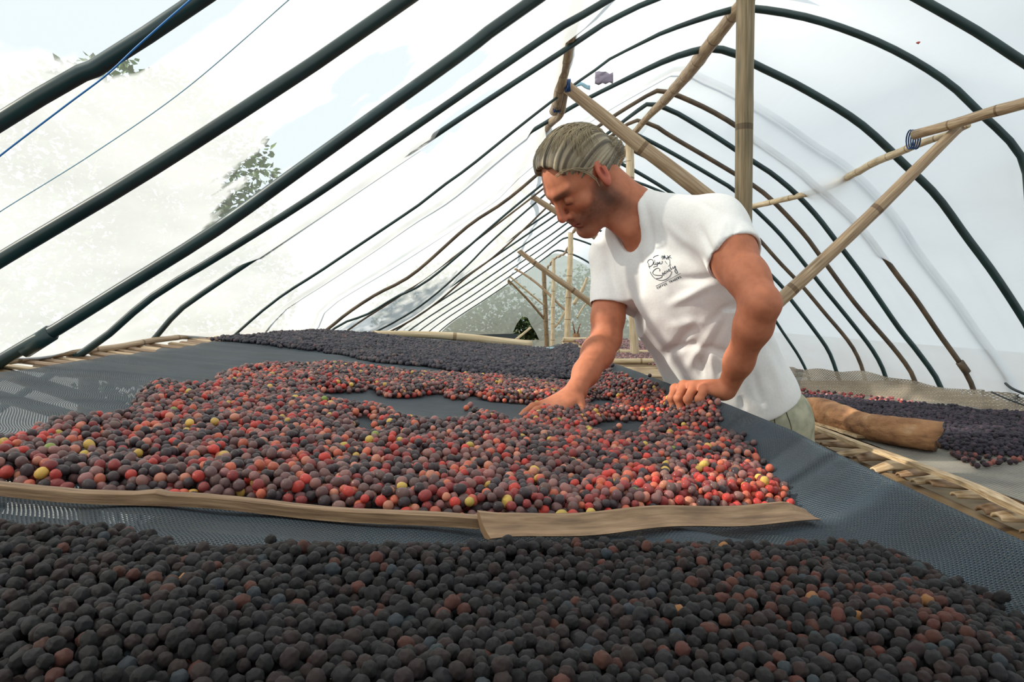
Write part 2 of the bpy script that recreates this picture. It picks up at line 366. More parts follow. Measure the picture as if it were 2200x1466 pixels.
ordn = ['nearest the camera, top left corner', 'second from the camera, crossing the left wall', 'third from the camera, jointed near its foot',
        'fourth from the camera, thin with a brown lower end', 'fifth from the camera, foot a short dark stub', 'sixth from the camera, crown behind the near post',
        'seventh from the camera, bold arc below the sixth', 'eighth from the camera, pale blue outside the film',
        'ninth from the camera, with a knotted joint above the grey net', 'tenth from the camera, bold where it meets the grey net', 'eleventh from the camera, brownish',
        'twelfth from the camera', 'thirteenth from the camera', 'fourteenth from the camera, beside the bent elbow', 'fifteenth from the camera, beyond the man\'s waist',
        'sixteenth from the camera', 'seventeenth from the camera, far down the tunnel', 'eighteenth from the camera, far down the tunnel', 'second last before the end sheet', 'last one, against the end sheet']
curves = []
for k, (d, R, L, rr, rl) in enumerate(hoops):
    pts = full_curve(d, R, L); n = 90; ds = resample(pts, n)
    s = d/FPX
    ax = 1.02
    rad = [(rr if p.x > ax+.1 else rl+(rr-rl)*max(0, min(1, (p.x-(ax-.5))/.6)))*s for p in ds]
    ds = [p+Vector((0, .012*math.sin(i*.23+k), .004*noise.noise(Vector((i*.12, k*3.1, 0))))) for i, p in enumerate(ds)]
    mb = MB(); mb.tube(ds, rad, 10)
    if k == 2:     # sleeve joint near its foot
        q = P(100, 722, d); q2 = P(62, 746, d); q0 = (q+q2)/2; mb.tube([q0+(q-q2)*.8, q0-(q-q2)*.8], 18*s, 10)
    if k == 8:
        a, b_ = P(2062, 778, d), P(2078, 800, d); mb.tube([a, b_], 8.5*s, 9)
    mat = M['pipe_pale'] if k == 7 else (M['pipe_brown'] if k in (8, 10, 12) else M['pipe'])
    o = mb.build('hoop_pipe', mat)
    tag(o, ('pale' if k == 7 else 'brown' if k in (8, 10, 12) else 'dark green')+' hoop pipe, '+ordn[k], 'pipe', 'hoops holding up the film roof')
    curves.append((d, angle_sample(pts)))
# film sheets lofted over the hoops
off = {7: -.035, 4: .02}
rows = []
c0 = curves[0][1]
allc = [(-2.2, c0, .03), (0.0, c0, .03)]+[(d, c, off.get(i, .026)) for i, (d, c) in enumerate(curves)]+[(17.0, curves[-1][1], .02)]
prof = []
for i, (d, (xs, zs), of) in enumerate(allc):
    nx, nz = xs-ctr.x, zs-ctr.z; ln = np.hypot(nx, nz)
    hoopi = i-2
    o_arr = np.full(NS, of)
    if hoopi == 6: o_arr[5:30] = -.02          # lower left of the seventh hoop lies outside
    if hoopi == 8: o_arr[46:58] = -.03
    if hoopi == 4: o_arr[14:24] = -.015
    prof.append((d, xs+nx/ln*o_arr, zs+nz/ln*o_arr))
Ys = []; seg = []
for a, b_ in zip(prof, prof[1:]):
    n = 6 if b_[0]-a[0] < 3 else 5
    for j in range(n):
        t = j/n
        sagg = -.012*math.sin(math.pi*t)
        x = a[1]*(1-t)+b_[1]*t; z = a[2]*(1-t)+b_[2]*t
        nx, nz = x-ctr.x, z-ctr.z; ln = np.hypot(nx, nz)
        Y = a[0]*(1-t)+b_[0]*t
        w = np.array([noise.noise(Vector((Y*2.6+i*.05, i*.16, 0))) for i in range(NS)])*.012*math.sin(math.pi*t)
        Ys.append(Y); seg.append((x+nx/ln*(sagg+w), z+nz/ln*(sagg+w)))
Ys.append(17.0); seg.append((prof[-1][1], prof[-1][2]))
top = int(np.argmax(prof[6][2]))
# true ridge index: nearest to x = 1.02
ri = int(np.argmin(np.abs(prof[7][1]-1.02)))
def sheet(name, a, b_, label):
    mb = MB(); Pt = []; U = []
    for Y, (x, z) in zip(Ys, seg):
        Pt.append([Vector((x[i], Y, max(z[i], .004))) for i in range(a, b_)]); U.append([(Y, i*.07) for i in range(a, b_)])
    grid_mesh(mb, Pt, len(Ys), b_-a, U)
    o = mb.build(name, M['film_sun_patches' if name == 'wall_left' else 'film']); tag(o, label, kind='structure'); return o
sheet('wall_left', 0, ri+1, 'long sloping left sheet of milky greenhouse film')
sheet('wall_right', ri, NS, 'curved right sheet of milky greenhouse film')
# end sheet with a torn opening
xe, ze = seg[-1]
hole = [(0.0, .44), (.02, .62), (.12, .84), (.26, 1.02), (.38, .98), (.46, .80), (.58, .62), (.66, .44)]
bm = bmesh.new()
outer = [bm.verts.new((x, 17.0, max(z, .004))) for x, z in zip(xe, ze)]
inner = [bm.verts.new((x, 17.0, z)) for x, z in hole]
eds = [bm.edges.new((outer[i], outer[(i+1) % len(outer)])) for i in range(len(outer))]+[bm.edges.new((inner[i], inner[(i+1) % len(inner)])) for i in range(len(inner))]
bmesh.ops.triangle_fill(bm, use_beauty=True, edges=eds, normal=(0, -1, 0))
me = bpy.data.meshes.new('wall_back'); bm.to_mesh(me); bm.free(); me.materials.append(M['film_end']); me.uv_layers.new(name='UVMap')
ob = bpy.data.objects.new('wall_back', me); COL.objects.link(ob); tag(ob, 'greenish film sheet closing the far end of the tunnel with a torn opening', kind='structure')

# ================================================================ bamboo frame
def bamboo(name, pts, rpx=None, r=None, node=.28, mat='bamboo', n=12, wob=.006, parent=None, nn=None):
    """pts world; rpx = pixel radius at each point's depth"""
    L = sum((Vector(b_)-Vector(a)).length for a, b_ in zip(pts, pts[1:]))
    m = nn or max(8, int(L/.045)); m = min(m, 110)
    if rpx is not None and not hasattr(rpx, '__len__'): rpx = [rpx]*len(pts)
    ds = resample(pts, m)
    seed = random.random()*50; out = []; rad = []
    for i, p in enumerate(ds):
        u = i/(m-1); s = u*L
        if rpx is not None:
            q = u*(len(rpx)-1); a = int(min(q, len(rpx)-2)) if len(rpx) > 1 else 0
            rp = rpx[a]*(1-(q-a))+rpx[min(a+1, len(rpx)-1)]*(q-a); rb = rp*p.y/FPX
        else: rb = r
        ph = (s/node) % 1.0; dd = min(ph, 1-ph)*node
        rb *= 1+.10*math.exp(-(dd/.018)**2)+.03*noise.noise(Vector((s*6, seed, 0)))
        w = Vector((noise.noise(Vector((s*3.0, seed, 1))), noise.noise(Vector((s*3.0, seed, 5))), noise.noise(Vector((s*3.0, seed, 9)))))*wob
        out.append(p+w); rad.append(rb)
    mb = MB(); mb.tube(out, rad, n, vs=1/node)
    return mb.build(name, M[mat], parent)
def pole(pts, rpx, label, mat='bamboo', cat='pole', name='bamboo_pole', **kw):
    o = bamboo(name, [P(*p) for p in pts], rpx, mat=mat, **kw); tag(o, label, cat); return o
def post(top, botx, rpx, label, mat, **kw):
    d = top[2]; pts = [P(*top), P((top[0]+botx)/2, 668, d), Vector(((botx-CX)/FPX*d, d, .0))]
    o = bamboo('bamboo_post', pts, rpx, mat=mat, **kw); tag(o, label, 'post'); return o
post((1602, -25, 3.1), 1588, [19.5, 17.5, 17.5], 'thick weathered bamboo post behind the man\'s shoulder, nearest of the centre posts', 'bamboo_green', node=.62, n=20, wob=.004)
post((1352, 288, 5.5), 1370, [8.5, 9.5, 9.5], 'bamboo post behind the man\'s neck, second centre post from the camera', 'bamboo_pale', node=.35)
post((1227, 500, 9.0), 1214, [5.5, 6.5, 7], 'pale bamboo post just left of the near forearm, third centre post', 'bamboo_pale')
post((1190, 556, 12.0), 1186, [3.5, 4.5, 5], 'thin pale bamboo post between the third and the last centre post', 'bamboo_pale')
post((1168, 580, 15.0), 1176, [4.5, 4.8, 5], 'olive bamboo post farthest down the tunnel', 'bamboo_dark')
pole([(1660, -60, 3.0), (1590, 12, 3.16), (1545, 70, 3.45), (1500, 130, 3.8), (1440, 203, 4.5), (1400, 243, 5.0), (1358, 290, 5.5)], [15, 14, 14, 12, 10, 7, 6.5], 'bamboo ridge pole running down from the top of the near post')
pole([(1356, 298, 5.4), (1332, 348, 6.1), (1300, 395, 6.8), (1262, 450, 7.8), (1232, 498, 9.0)], [5, 5, 4.5, 4, 3.5], 'thin crooked ridge stick passing behind the man\'s head')
pole([(1228, 512, 9), (1215, 540, 10.5), (1192, 556, 12), (1178, 572, 13.5), (1168, 582, 15)], [2.2, 2.5, 2, 2, 2], 'thin crooked ridge stick at the far end of the roof', wob=.03)
pole([(1246, -40, 2.15), (1240, 0, 2.25), (1226, 60, 2.47), (1216, 115, 2.71), (1206, 165, 3.02), (1198, 215, 3.31), (1190, 240, 3.5)], [15, 14.5, 14, 13.5, 13, 12, 10], 'knobbly bamboo purlin rising to the top edge above the man\'s head', node=.2, wob=.01)
pole([(1212, 190, 3.15), (1201, 235, 3.46), (1182, 262, 3.7), (1168, 290, 3.97), (1146, 322, 4.33), (1128, 347, 4.67), (1112, 376, 5.1), (1106, 402, 5.6), (1101, 440, 6.6), (1096, 468, 7.5), (1078, 492, 8.5), (1068, 508, 9.4), (1072, 533, 10.9)], [9, 8, 6.5, 6, 5.5, 5, 4.5, 4.5, 4.5, 4, 4, 3.5, 3], 'crooked bamboo purlin hanging down to the left of the man\'s forehead', wob=.02)
pole([(1078, 522, 10.6), (1081, 560, 12.5), (1082, 588, 14), (1096, 612, 16)], [2.5, 2.4, 2.2, 2], 'far purlin stick beside the top of the end sheet', wob=.03)
pole([(2260, 205, 2.6), (2200, 224, 2.72), (2120, 246, 2.85), (2050, 268, 3.0), (1962, 292, 3.2)], [13, 12.5, 11.5, 11, 10.5], 'upper of the two lashed bamboo purlins at the right edge', node=.22)
pole([(2080, 268, 3.05), (2045, 283, 3.15), (1960, 312, 3.4), (1900, 340, 3.7), (1838, 372, 4.1), (1790, 398, 4.5), (1705, 424, 5.0), (1618, 443, 5.4)], [5, 8, 8, 7.5, 7, 6.5, 6, 5.5], 'long thin bamboo purlin running from the near post to the right lashing', node=.2, wob=.012, mat='bamboo_pale')
pole([(1214, 184, 3.14), (1345, 290, 3.13), (1480, 392, 3.12), (1592, 478, 3.12)], [13, 15.5, 17, 17], 'thick bamboo brace sloping from the purlin down behind the man\'s shoulder', node=.45, wob=.003)
pole([(2062, 272, 3.05), (1935, 398, 3.07), (1800, 530, 3.1), (1680, 642, 3.12), (1597, 722, 3.12)], [10, 13, 13.5, 14, 14], 'long bamboo brace rising from the man\'s elbow to the right purlin', node=.5, wob=.003)
pole([(1106, 398, 5.5), (1190, 452, 5.5), (1270, 503, 5.5), (1352, 560, 5.5)], [5, 6.5, 7, 7], 'bamboo brace behind the man\'s face and chin', node=.5, wob=.004)
pole([(1068, 502, 8.8), (1150, 566, 8.8), (1265, 648, 8.9), (1300, 676, 9)], [4, 5.5, 6.5, 6.5], 'bamboo brace ending behind the white sleeve', node=.6, wob=.006)
pole([(1082, 564, 12.2), (1150, 606, 12.1), (1216, 668, 12)], [2, 2.6, 2.6], 'thin bamboo brace crossing the third and fourth centre posts')
pole([(1090, 600, 14.6), (1130, 640, 14.8), (1170, 686, 15)], [2, 2.4, 2.6], 'thin dark bamboo brace at the farthest post', mat='bamboo_dark')
pole([(1084, 585, 13.5), (1140, 632, 14), (1168, 655, 14.5)], [1.6, 2, 2], 'thin pale stick beside the farthest brace', mat='bamboo_pale')
pole([(1262, 596, 10), (1252, 622, 10), (1232, 654, 10)], [2.6, 4, 4], 'forked branch right of the third centre post', mat='bamboo_pale')
pole([(1216, 664, 12), (1204, 688, 12), (1192, 704, 12)], [2.5, 2.5, 2.5], 'short stick low between the pale posts', mat='bamboo_pale')
pole([(1262, 650, 10.5), (1250, 664, 10.5), (1240, 684, 10.5)], [1.6, 1.8, 1.8], 'short thin stick right of the third centre post, beneath the fork', mat='bamboo_pale')
# lashings
def lashing(x, y, d, rpx, label):
    mb = MB(); c = P(x, y, d); s = d/FPX; R = rpx*s
    for j in range(4):
        ring = [c+Vector((.25*R*(j-1.5)+R*.15*math.cos(t), R*math.cos(t)*.95, R*math.sin(t))) for t in [2*math.pi*i/14 for i in range(15)]]
        mb.tube(ring, 1.6*s, 5, caps=False)
    mb.tube([c+Vector((0, -R, -.2*R)), c+Vector((-.4*R, -R*1.1, -1.2*R))], 1.3*s, 5)
    tag(mb.build('lashing', M['tie']), label, 'tie')
lashing(1962, 300, 3.25, 20, 'blue cord lashing where the two right purlins meet')
lashing(1196, 226, 3.4, 15, 'blue cord lashing on the purlin above the man\'s hair')
lashing(1220, 184, 3.12, 13, 'dark cord lashing at the top of the thick left brace')
# strings
def cord(pts, r, label, mat):
    mb = MB(); mb.tube(resample([P(*p) for p in pts], 40), r, 6); tag(mb.build('cord', M[mat]), label, 'cord')
cord([(-60, 388, .86), (0, 335, .86), (140, 228, .85), (230, 160, .84), (300, 95, .83), (415, -5, .82), (520, -90, .82)], .0011, 'bright blue cord across the top left corner', 'string')
cord([(-60, 500, 1.02), (0, 455, 1.01), (200, 330, 1.01), (400, 190, 1.0), (620, 0, .97), (700, -70, .96)], .0008, 'pale blue cord between the first and third hoops', 'string_pale')
# scraps in the roof
mb = MB(); c = P(1298, 167, 3.3)
g = [[c+Vector((.085*(i/5-.5)+.01*noise.noise(Vector((i, j, 3))), .02*noise.noise(Vector((i*.7, j*.7, 0))), .055*(j/4-.5)+.014*noise.noise(Vector((i*.6, j, 7))))) for j in range(5)] for i in range(6)]
grid_mesh(mb, g, 6, 5); o = mb.build('plastic_scrap', M['scrap']); so = o.modifiers.new('s', 'SOLIDIFY'); so.thickness = .004; tag(o, 'small greyish purple plastic scrap caught on the roof film', 'scrap')
mb = MB(); c = P(1252, 184, 3.3)
g = [[c+Vector((.07*(i/5-.5), .01*noise.noise(Vector((i*.7, j*.7, 0))), .02*(j/3-.5)+.01*math.sin(i))) for j in range(4)] for i in range(6)]
grid_mesh(mb, g, 6, 4); o = mb.build('plastic_strip', M['string_pale']); so = o.modifiers.new('s', 'SOLIDIFY'); so.thickness = .003; tag(o, 'pale blue plastic strip beside the purlin lashing', 'scrap')
mb = MB(); c = P(1973, 92, 2.95); mb.tube([c+Vector((-.009, 0, 0)), c, c+Vector((.009, 0, .004))], [.002, .006, .001], 6); tag(mb.build('dry_leaf', M['red_leaf']), 'tiny dry red leaf lying on the roof film', 'leaf')

# ================================================================ MAIN DRYING BED
def zt(X): return CH-.22-.083*X           # its sloping surface
def plane(px, py, t=0.0):                 # pixel -> point on the bed, t above it
    Y = (.22-t)/((py-HY)/FPX-.083*(px-CX)/FPX)
    X = (px-CX)/FPX*Y
    return Vector((X, Y, zt(X)+t))
RIM = [(2700, 1400, .485), (2200, 1165, .47), (2090, 1113, .467), (1980, 1063, .462), (1850, 1000, .455), (1770, 962, .45), (1700, 925, .445), (1560, 868, .43), (1500, 847, .42), (1440, 826, .395), (1370, 799, .36), (1310, 778, .33), (1275, 768, .31), (1238, 754, .29)]
rimw = []
for x, y, X in RIM:
    Y = X*FPX/(x-CX); rimw.append((Y, X, CH+(HY-y)/FPX*Y))
rimw = sorted([(-.2, .49, CH-.2)]+rimw+[(4.6, .30, CH-.215)])
rY = [r_[0] for r_ in rimw]; rX = [r_[1] for r_ in rimw]; rZ = [r_[2] for r_ in rimw]
def rim(Y): return float(np.interp(Y, rY, rX)), float(np.interp(Y, rY, rZ))
bed = empty('drying_bed', (-.4, 2.3, 0)); tag(bed, 'long bamboo drying bed filling the foreground under the dark net', 'table')
# side rails
lp = [plane(-260, 800), plane(0, 778), plane(150, 762), plane(300, 741), plane(400, 726), plane(480, 716), plane(560, 711)]
lp = [Vector((p.x, p.y, p.z+.004)) for p in lp]
bamboo('rail', lp, r=.0105, parent=bed, mat='bamboo', node=.35)
bamboo('rail', [Vector((.40, -.2, zt(.4)-.045)), Vector((.40, 2.2, zt(.4)-.045)), Vector((.30, 4.5, zt(.3)-.045))], r=.028, parent=bed, mat='bamboo_dark')
# slats across, ends visible on the left
k = 0; Y = .25
while Y < 4.45:
    skip = 0.95 < Y < 1.62
    xl = float(np.interp(Y, [0, 1.67, 3.4, 4.6], [-1.18, -1.20, -1.34, -1.30])); xr = .44 if Y < 3 else .36
    if not skip:
        w = random.uniform(.02, .032); x0 = xl+random.uniform(-.03, .03); dy = random.uniform(-.05, .05)
        mb = MB(); a = Vector((x0, Y-dy*.5, zt(x0)-.006)); b_ = Vector((xr, Y+dy*.5, zt(xr)-.014))
        mb.tube(resample([a, a*.7+b_*.3+Vector((0, random.uniform(-.01, .01), -.012)), a*.3+b_*.7+Vector((0, random.uniform(-.01, .01), -.014)), b_], 10), w, 8, flat=.22)
        mb.build('slat', M['split'] if Y > .3 and k % 3 else M['split_pale'], bed); k += 1
    Y += random.uniform(.055, .10)
for (x1, y1, x2, y2, w) in ((-60, 780, 330, 905, .028), (-60, 835, 260, 925, .022), (60, 780, 460, 850, .016)):
    a, b_ = plane(x1, y1, -.02), plane(x2, y2, -.02)
    mb = MB(); mb.tube(resample([a, (a+b_)/2, b_], 8), w, 8, flat=.3); mb.build('slat', M['bamboo_dark'], bed)
for x in (-1.15, -.4, .36):
    for y in (.35, 1.9, 3.4, 4.3):
        xx = x-.12 if (y > 2 and x < -1) else (x-.05 if y > 3 and x > 0 else x)
        bamboo('leg', [Vector((xx, y, 0)), Vector((xx, y, zt(xx)-.05))], r=.025, parent=bed, mat='bamboo_dark', n=8)
for y in (.35, 1.9, 3.4, 4.3):
    bamboo('crossbeam', [Vector((-1.25, y+.03, zt(-1.25)-.045)), Vector((.42, y+.03, zt(.42)-.075))], r=.02, parent=bed, mat='bamboo_dark', n=8)

# net over the bed: section runs from the left edge to the rim and hangs over it
def net_lift(X, Y):
    z = .004*noise.noise(Vector((X*5, Y*5, 0)))+.0025*noise.noise(Vector((X*16, Y*9, 3)))
    if X < -.2: z += .003*math.sin(Y*38+X*3)*min(1, (-.2-X)/.5)*(1 if Y > 1.9 else .3)
    # swag in front of the bamboo strips and near the right corner
    if Y < .85: z += .007*noise.noise(Vector((X*7+Y*9, Y*18-X*3, 5)))
    return z
mb = MB(); Pt = []; U = []
NV = 120
Yl = list(np.concatenate([np.linspace(-.1, 1.2, 74), np.linspace(1.24, 4.5, 82)]))
for Y in Yl:
    rx, rz = rim(Y); row = []
    xl = float(np.interp(Y, [0, 1.67, 3.4, 4.6], [-1.09, -1.09, -1.22, -1.22]))+.035*noise.noise(Vector((Y*3.1, 2, 0)))+.02*noise.noise(Vector((Y*9, 8, 0)))
    xb = rx-.115
    for j in range(NV):
        t = j/(NV-1)
        if t < .78:
            X = xl+(xb-xl)*t/.78; Z = zt(X)+net_lift(X, Y)
        elif t < .93:
            u = (t-.78)/.15; X = xb+(rx-xb)*u
            s_ = u*u*(3-2*u)*.55+u*.45*u
            zb = zt(xb); Z = zb+(rz-zb)*s_+net_lift(X, Y)*(1-u)+.006*(1-u)*u*4*noise.noise(Vector((X*9, Y*6, 2)))
            Z -= .006*math.sin(math.pi*u)
            if u > .85: X += 0
        else:
            u = (t-.93)/.07; X = rx+.012*math.sin(math.pi*min(u*1.3, 1))+.03*u+.01*noise.noise(Vector((Y*6, 0, 4)))*u
            Z = rz-.16*u*u-.01*u
        row.append(Vector((X, Y, Z)))
    L = 0; ur = []
    for j, p in enumerate(row):
        if j: L += (p-row[j-1]).length
        ur.append((L, Y))
    Pt.append(row); U.append(ur)
grid_mesh(mb, Pt, len(Yl), NV, U)
net = mb.build('shade_net', M['net']); tag(net, 'dark blue shade net spread over the main bed and raised at the right rim', 'net')
dg_net = BVHTree.FromPolygons([tuple(v) for v in mb.v], mb.f)
def net_z(x, y):
    h = dg_net.ray_cast(Vector((x, y, 3)), Vector((0, 0, -1)))
    return h[0].z if h[0] else zt(x)

# ---- split bamboo strips dividing the heaps
def strip(a, b_, w, h, name, label, node_at=None, gutter=False, mat='split'):
    mb = MB(); n = 50; d = (b_-a); L = d.length; t = d.normalized(); s = Vector((t.y, -t.x, 0)).normalized()   # towards the camera
    if s.y > 0: s = -s
    up = Vector((0, 0, 1)); rows = []; uvs = []
    for i in range(n):
        u = i/(n-1); c = a+d*u+s*(.0025*math.sin(u*9))+up*(.0015*math.sin(u*14+1))
        bmp = math.exp(-((u-node_at)/.012)**2) if node_at is not None else 0
        hh = h*(1+.35*bmp)*(1+.06*noise.noise(Vector((u*20, 3, 0)))); ww = w*(1+.12*bmp)
        if gutter:
            prof_ = [(w*.5, 0), (w*.62, -.0+h*.12), (w*.30, h*.30), (w*.05, h*.55), (-w*.2, h), (-w*.34, h*1.02), (-w*.3, h*.6), (-w*.1, h*.1), (w*.2, -.002)]
            cut = 1.0
            if u > .93: cut = 1-(u-.93)/.07*.55
            pf = [(x, y*cut if y > h*.2 else y) for x, y in prof_]
            if u < .05: pf = [(x*(1+.25*(1-u/.05)), y*(1+.15*(1-u/.05))) for x, y in pf]
        else:
            pf = [(ww*.5, 0), (ww*.5, hh*.85), (ww*.3, hh), (-ww*.3, hh*.96), (-ww*.5, hh*.8), (-ww*.5, 0)]
        rows.append([c+s*x+up*y for x, y in pf]); uvs.append([(k_/len(pf), u*L) for k_ in range(len(pf))])
    m = len(rows[0]); F = []; U_ = []
    for i in range(n-1):
        for k_ in range(m):
            k2 = (k_+1) % m
            F.append((i*m+k_, i*m+k2, (i+1)*m+k2, (i+1)*m+k_)); U_.append([(k_/m, uvs[i][k_][1]), ((k_+1)/m, uvs[i][k_][1]), ((k_+1)/m, uvs[i+1][k_][1]), (k_/m, uvs[i+1][k_][1])])
    F.append(tuple(range(m))); U_.append([(.5, .5)]*m); F.append(tuple((n-1)*m+k_ for k_ in range(m))[::-1]); U_.append([(.5, .5)]*m)
    mb.add([p for r_ in rows for p in r_], F, U_)
    o = mb.build(name, M[mat], smooth=False); tag(o, label, 'strip'); return o
lift = .006
a, b_ = plane(-130, 1052, lift), plane(318, 1083, lift)
s1a, s1b = plane(-150, 1050, lift), plane(1030, 1135, lift)
strip(s1a, s1b, .014, .0115, 'bamboo_strip', 'narrow split bamboo strip with one node, left of the two dividing the heaps', node_at=.40)
s2a, s2b = plane(1035, 1150, lift), plane(1737, 1112, lift)
strip(s2a, s2b, .030, .016, 'bamboo_strip', 'broad split bamboo gutter strip, right of the two dividing the heaps', gutter=True)

# ================================================================ cherries
def make_cherry(name, seed, mat, sub, wrinkle, aspect):
    bm = bmesh.new(); bmesh.ops.create_icosphere(bm, subdivisions=sub, radius=1)
    for v in bm.verts:
        p = v.co.copy(); n = p.normalized()
        r = 1+wrinkle*noise.noise(n*2.2+Vector((seed*7, 0, 0)))+wrinkle*.6*(abs(noise.noise(n*5+Vector((seed, 3, 0))))-.3)
        if n.z > .9: r -= .10*(n.z-.9)/.1
        v.co = Vector((n.x*r, n.y*r, n.z*r*aspect))
    me = bpy.data.meshes.new(name); bm.to_mesh(me); bm.free(); me.polygons.foreach_set('use_smooth', [True]*len(me.polygons)); me.materials.append(mat); return me
def protos(tagn, mat_i, mat_o, wr, n=4):
    c = bpy.data.collections.new(tagn+'_kinds'); single = []
    for i in range(n):
        asp = 1.0+.09*i
        me = make_cherry(tagn, i+1, mat_i, 3 if n > 3 else 2, wr, asp)
        c.objects.link(bpy.data.objects.new(tagn+'_kind', me))
        me2 = me.copy(); me2.materials[0] = mat_o; single.append(me2)
    return c, single
ripe_c, ripe_s = protos('coffee_cherry', M['ch_i'], M['ch_o'], .06)
dry_c, dry_s = protos('dried_cherry', M['dr_i'], M['dr_o'], .17)
tiny_c, _ = protos('small_cherry', M['dr_i'], M['dr_o'], .15, 3)
def scatter_tree(coll):
    ng = bpy.data.node_groups.new('scatter_'+coll.name, 'GeometryNodeTree')
    ng.interface.new_socket('Geometry', in_out='INPUT', socket_type='NodeSocketGeometry'); ng.interface.new_socket('Geometry', in_out='OUTPUT', socket_type='NodeSocketGeometry')
    n = ng.nodes; l = ng.links
    gi = n.new('NodeGroupInput'); go = n.new('NodeGroupOutput'); ip = n.new('GeometryNodeInstanceOnPoints')
    ci = n.new('GeometryNodeCollectionInfo'); ci.inputs['Collection'].default_value = coll; ci.inputs['Separate Children'].default_value = True; ci.inputs['Reset Children'].default_value = True
    l.new(gi.outputs[0], ip.inputs['Points']); l.new(ci.outputs[0], ip.inputs['Instance']); ip.inputs['Pick Instance'].default_value = True
    def at(nm, t):
        a = n.new('GeometryNodeInputNamedAttribute'); a.data_type = t; a.inputs[0].default_value = nm; return [o_ for o_ in a.outputs if o_.enabled][0]
    l.new(at('kind_i', 'INT'), ip.inputs['Instance Index'])
    er = n.new('FunctionNodeEulerToRotation'); l.new(at('rot', 'FLOAT_VECTOR'), er.inputs[0]); l.new(er.outputs[0], ip.inputs['Rotation'])
    l.new(at('sc', 'FLOAT'), ip.inputs['Scale']); l.new(ip.outputs[0], go.inputs[0]); return ng
TREES = {c.name: scatter_tree(c) for c in (ripe_c, dry_c, tiny_c)}
def scatter(name, balls, coll, label, cat, kinds=4):
    """balls: list of (x,y,z,r,col)"""
    me = bpy.data.meshes.new(name); me.from_pydata([b[:3] for b in balls], [], [])
    n = len(balls)
    a = me.attributes.new('rot', 'FLOAT_VECTOR', 'POINT'); a.data.foreach_set('vector', rng.uniform(0, 6.28, n*3).astype(np.float32))
    a = me.attributes.new('sc', 'FLOAT', 'POINT'); a.data.foreach_set('value', np.array([b[3] for b in balls], np.float32))
    a = me.attributes.new('col', 'FLOAT_COLOR', 'POINT'); a.data.foreach_set('color', np.array([(*b[4], 1) for b in balls], np.float32).ravel())
    a = me.attributes.new('kind_i', 'INT', 'POINT'); a.data.foreach_set('value', rng.integers(0, kinds, n).astype(np.int32))
    o = bpy.data.objects.new(name, me); COL.objects.link(o)
    md = o.modifiers.new('scatter', 'NODES'); md.node_group = TREES[coll.name]
    tag(o, label, cat, kind='stuff'); return o
def inpoly(x, y, poly):
    r_ = np.zeros(len(x), bool); n = len(poly)
    for i in range(n):
        x1, y1 = poly[i][:2]; x2, y2 = poly[(i+1) % n][:2]
        c = ((y1 > y) != (y2 > y)) & (x < (x2-x1)*(y-y1)/((y2-y1) if y2 != y1 else 1e-12)+x1); r_ ^= c
    return r_
def edge_d(x, y, poly):
    d = 9.0; n = len(poly)
    for i in range(n):
        ax, ay = poly[i][:2]; bx, by = poly[(i+1) % n][:2]; dx, dy = bx-ax, by-ay
        t = max(0, min(1, ((x-ax)*dx+(y-ay)*dy)/(dx*dx+dy*dy+1e-12))); d = min(d, math.hypot(x-ax-t*dx, y-ay-t*dy))
    return d
def deposit(poly, holes, rmean, drops, thick, zf, colf, roll=5, strag=0):
    xs_ = [p[0] for p in poly]; ys_ = [p[1] for p in poly]
    x = rng.uniform(min(xs_), max(xs_), drops*4); y = rng.uniform(min(ys_), max(ys_), drops*4)
    ok = inpoly(x, y, poly)
    for h in holes: ok &= ~inpoly(x, y, h)
    x, y = x[ok][:drops], y[ok][:drops]
    cell = rmean*2.4; G = {}; out = []
    area_cells = set()
    for i in range(len(x)):
        r_ = rmean*random.uniform(.82, 1.18); best = None
        for a in range(roll):
            if a == 0: cx_, cy_ = x[i], y[i]
            else:
                cx_ = best[0]+random.uniform(-1, 1)*rmean*1.1; cy_ = best[1]+random.uniform(-1, 1)*rmean*1.1
            gx, gy = int(cx_//cell), int(cy_//cell); z = 0.0
            for ii in (gx-1, gx, gx+1):
                for jj in (gy-1, gy, gy+1):
                    for (bx, by, bz, br) in G.get((ii, jj), ()):
                        d2 = (cx_-bx)**2+(cy_-by)**2; q = (r_+br)*.93
                        if d2 < q*q:
                            zz = bz+math.sqrt(q*q-d2)-r_
                            if zz > z: z = zz
            if best is None or z < best[2]: best = (cx_, cy_, z)
        cx_, cy_, z = best
        if z > thick(cx_, cy_): continue
        G.setdefault((int(cx_//cell), int(cy_//cell)), []).append((cx_, cy_, z+r_, r_))
        out.append((cx_, cy_, z+r_, r_))
    # visible ones: nothing resting close above
    res = []
    for (bx, by, bz, br) in out:
        gx, gy = int(bx//cell), int(by//cell); cov = 0
        for ii in (gx-1, gx, gx+1):
            for jj in (gy-1, gy, gy+1):
                for (qx, qy, qz, qr) in G.get((ii, jj), ()):
                    if qz > bz+.35*br and math.hypot(qx-bx, qy-by) < 1.35*br: cov += 1
        res.append((bx, by, zf(bx, by)+bz+.0005, br*random.uniform(.97, 1.03), colf(bx, by), cov))
    return res
def jit(c, a=.18):
    f = random.uniform(1-a, 1+a); return tuple(max(0, v*f*random.uniform(.93, 1.07)) for v in c)
RC = [('dark purple', lin((54, 37, 43)), 30), ('dusty brown', lin((106, 72, 70)), 25), ('dusty mauve', lin((148, 100, 94)), 13), ('deep red', lin((148, 50, 48)), 10), ('bright red', lin((200, 58, 46)), 5.5), ('orange red', lin((206, 102, 72)), 6), ('salmon', lin((206, 130, 104)), 4), ('yellow', lin((216, 180, 84)), 2.4), ('green', lin((140, 160, 60)), .35)]
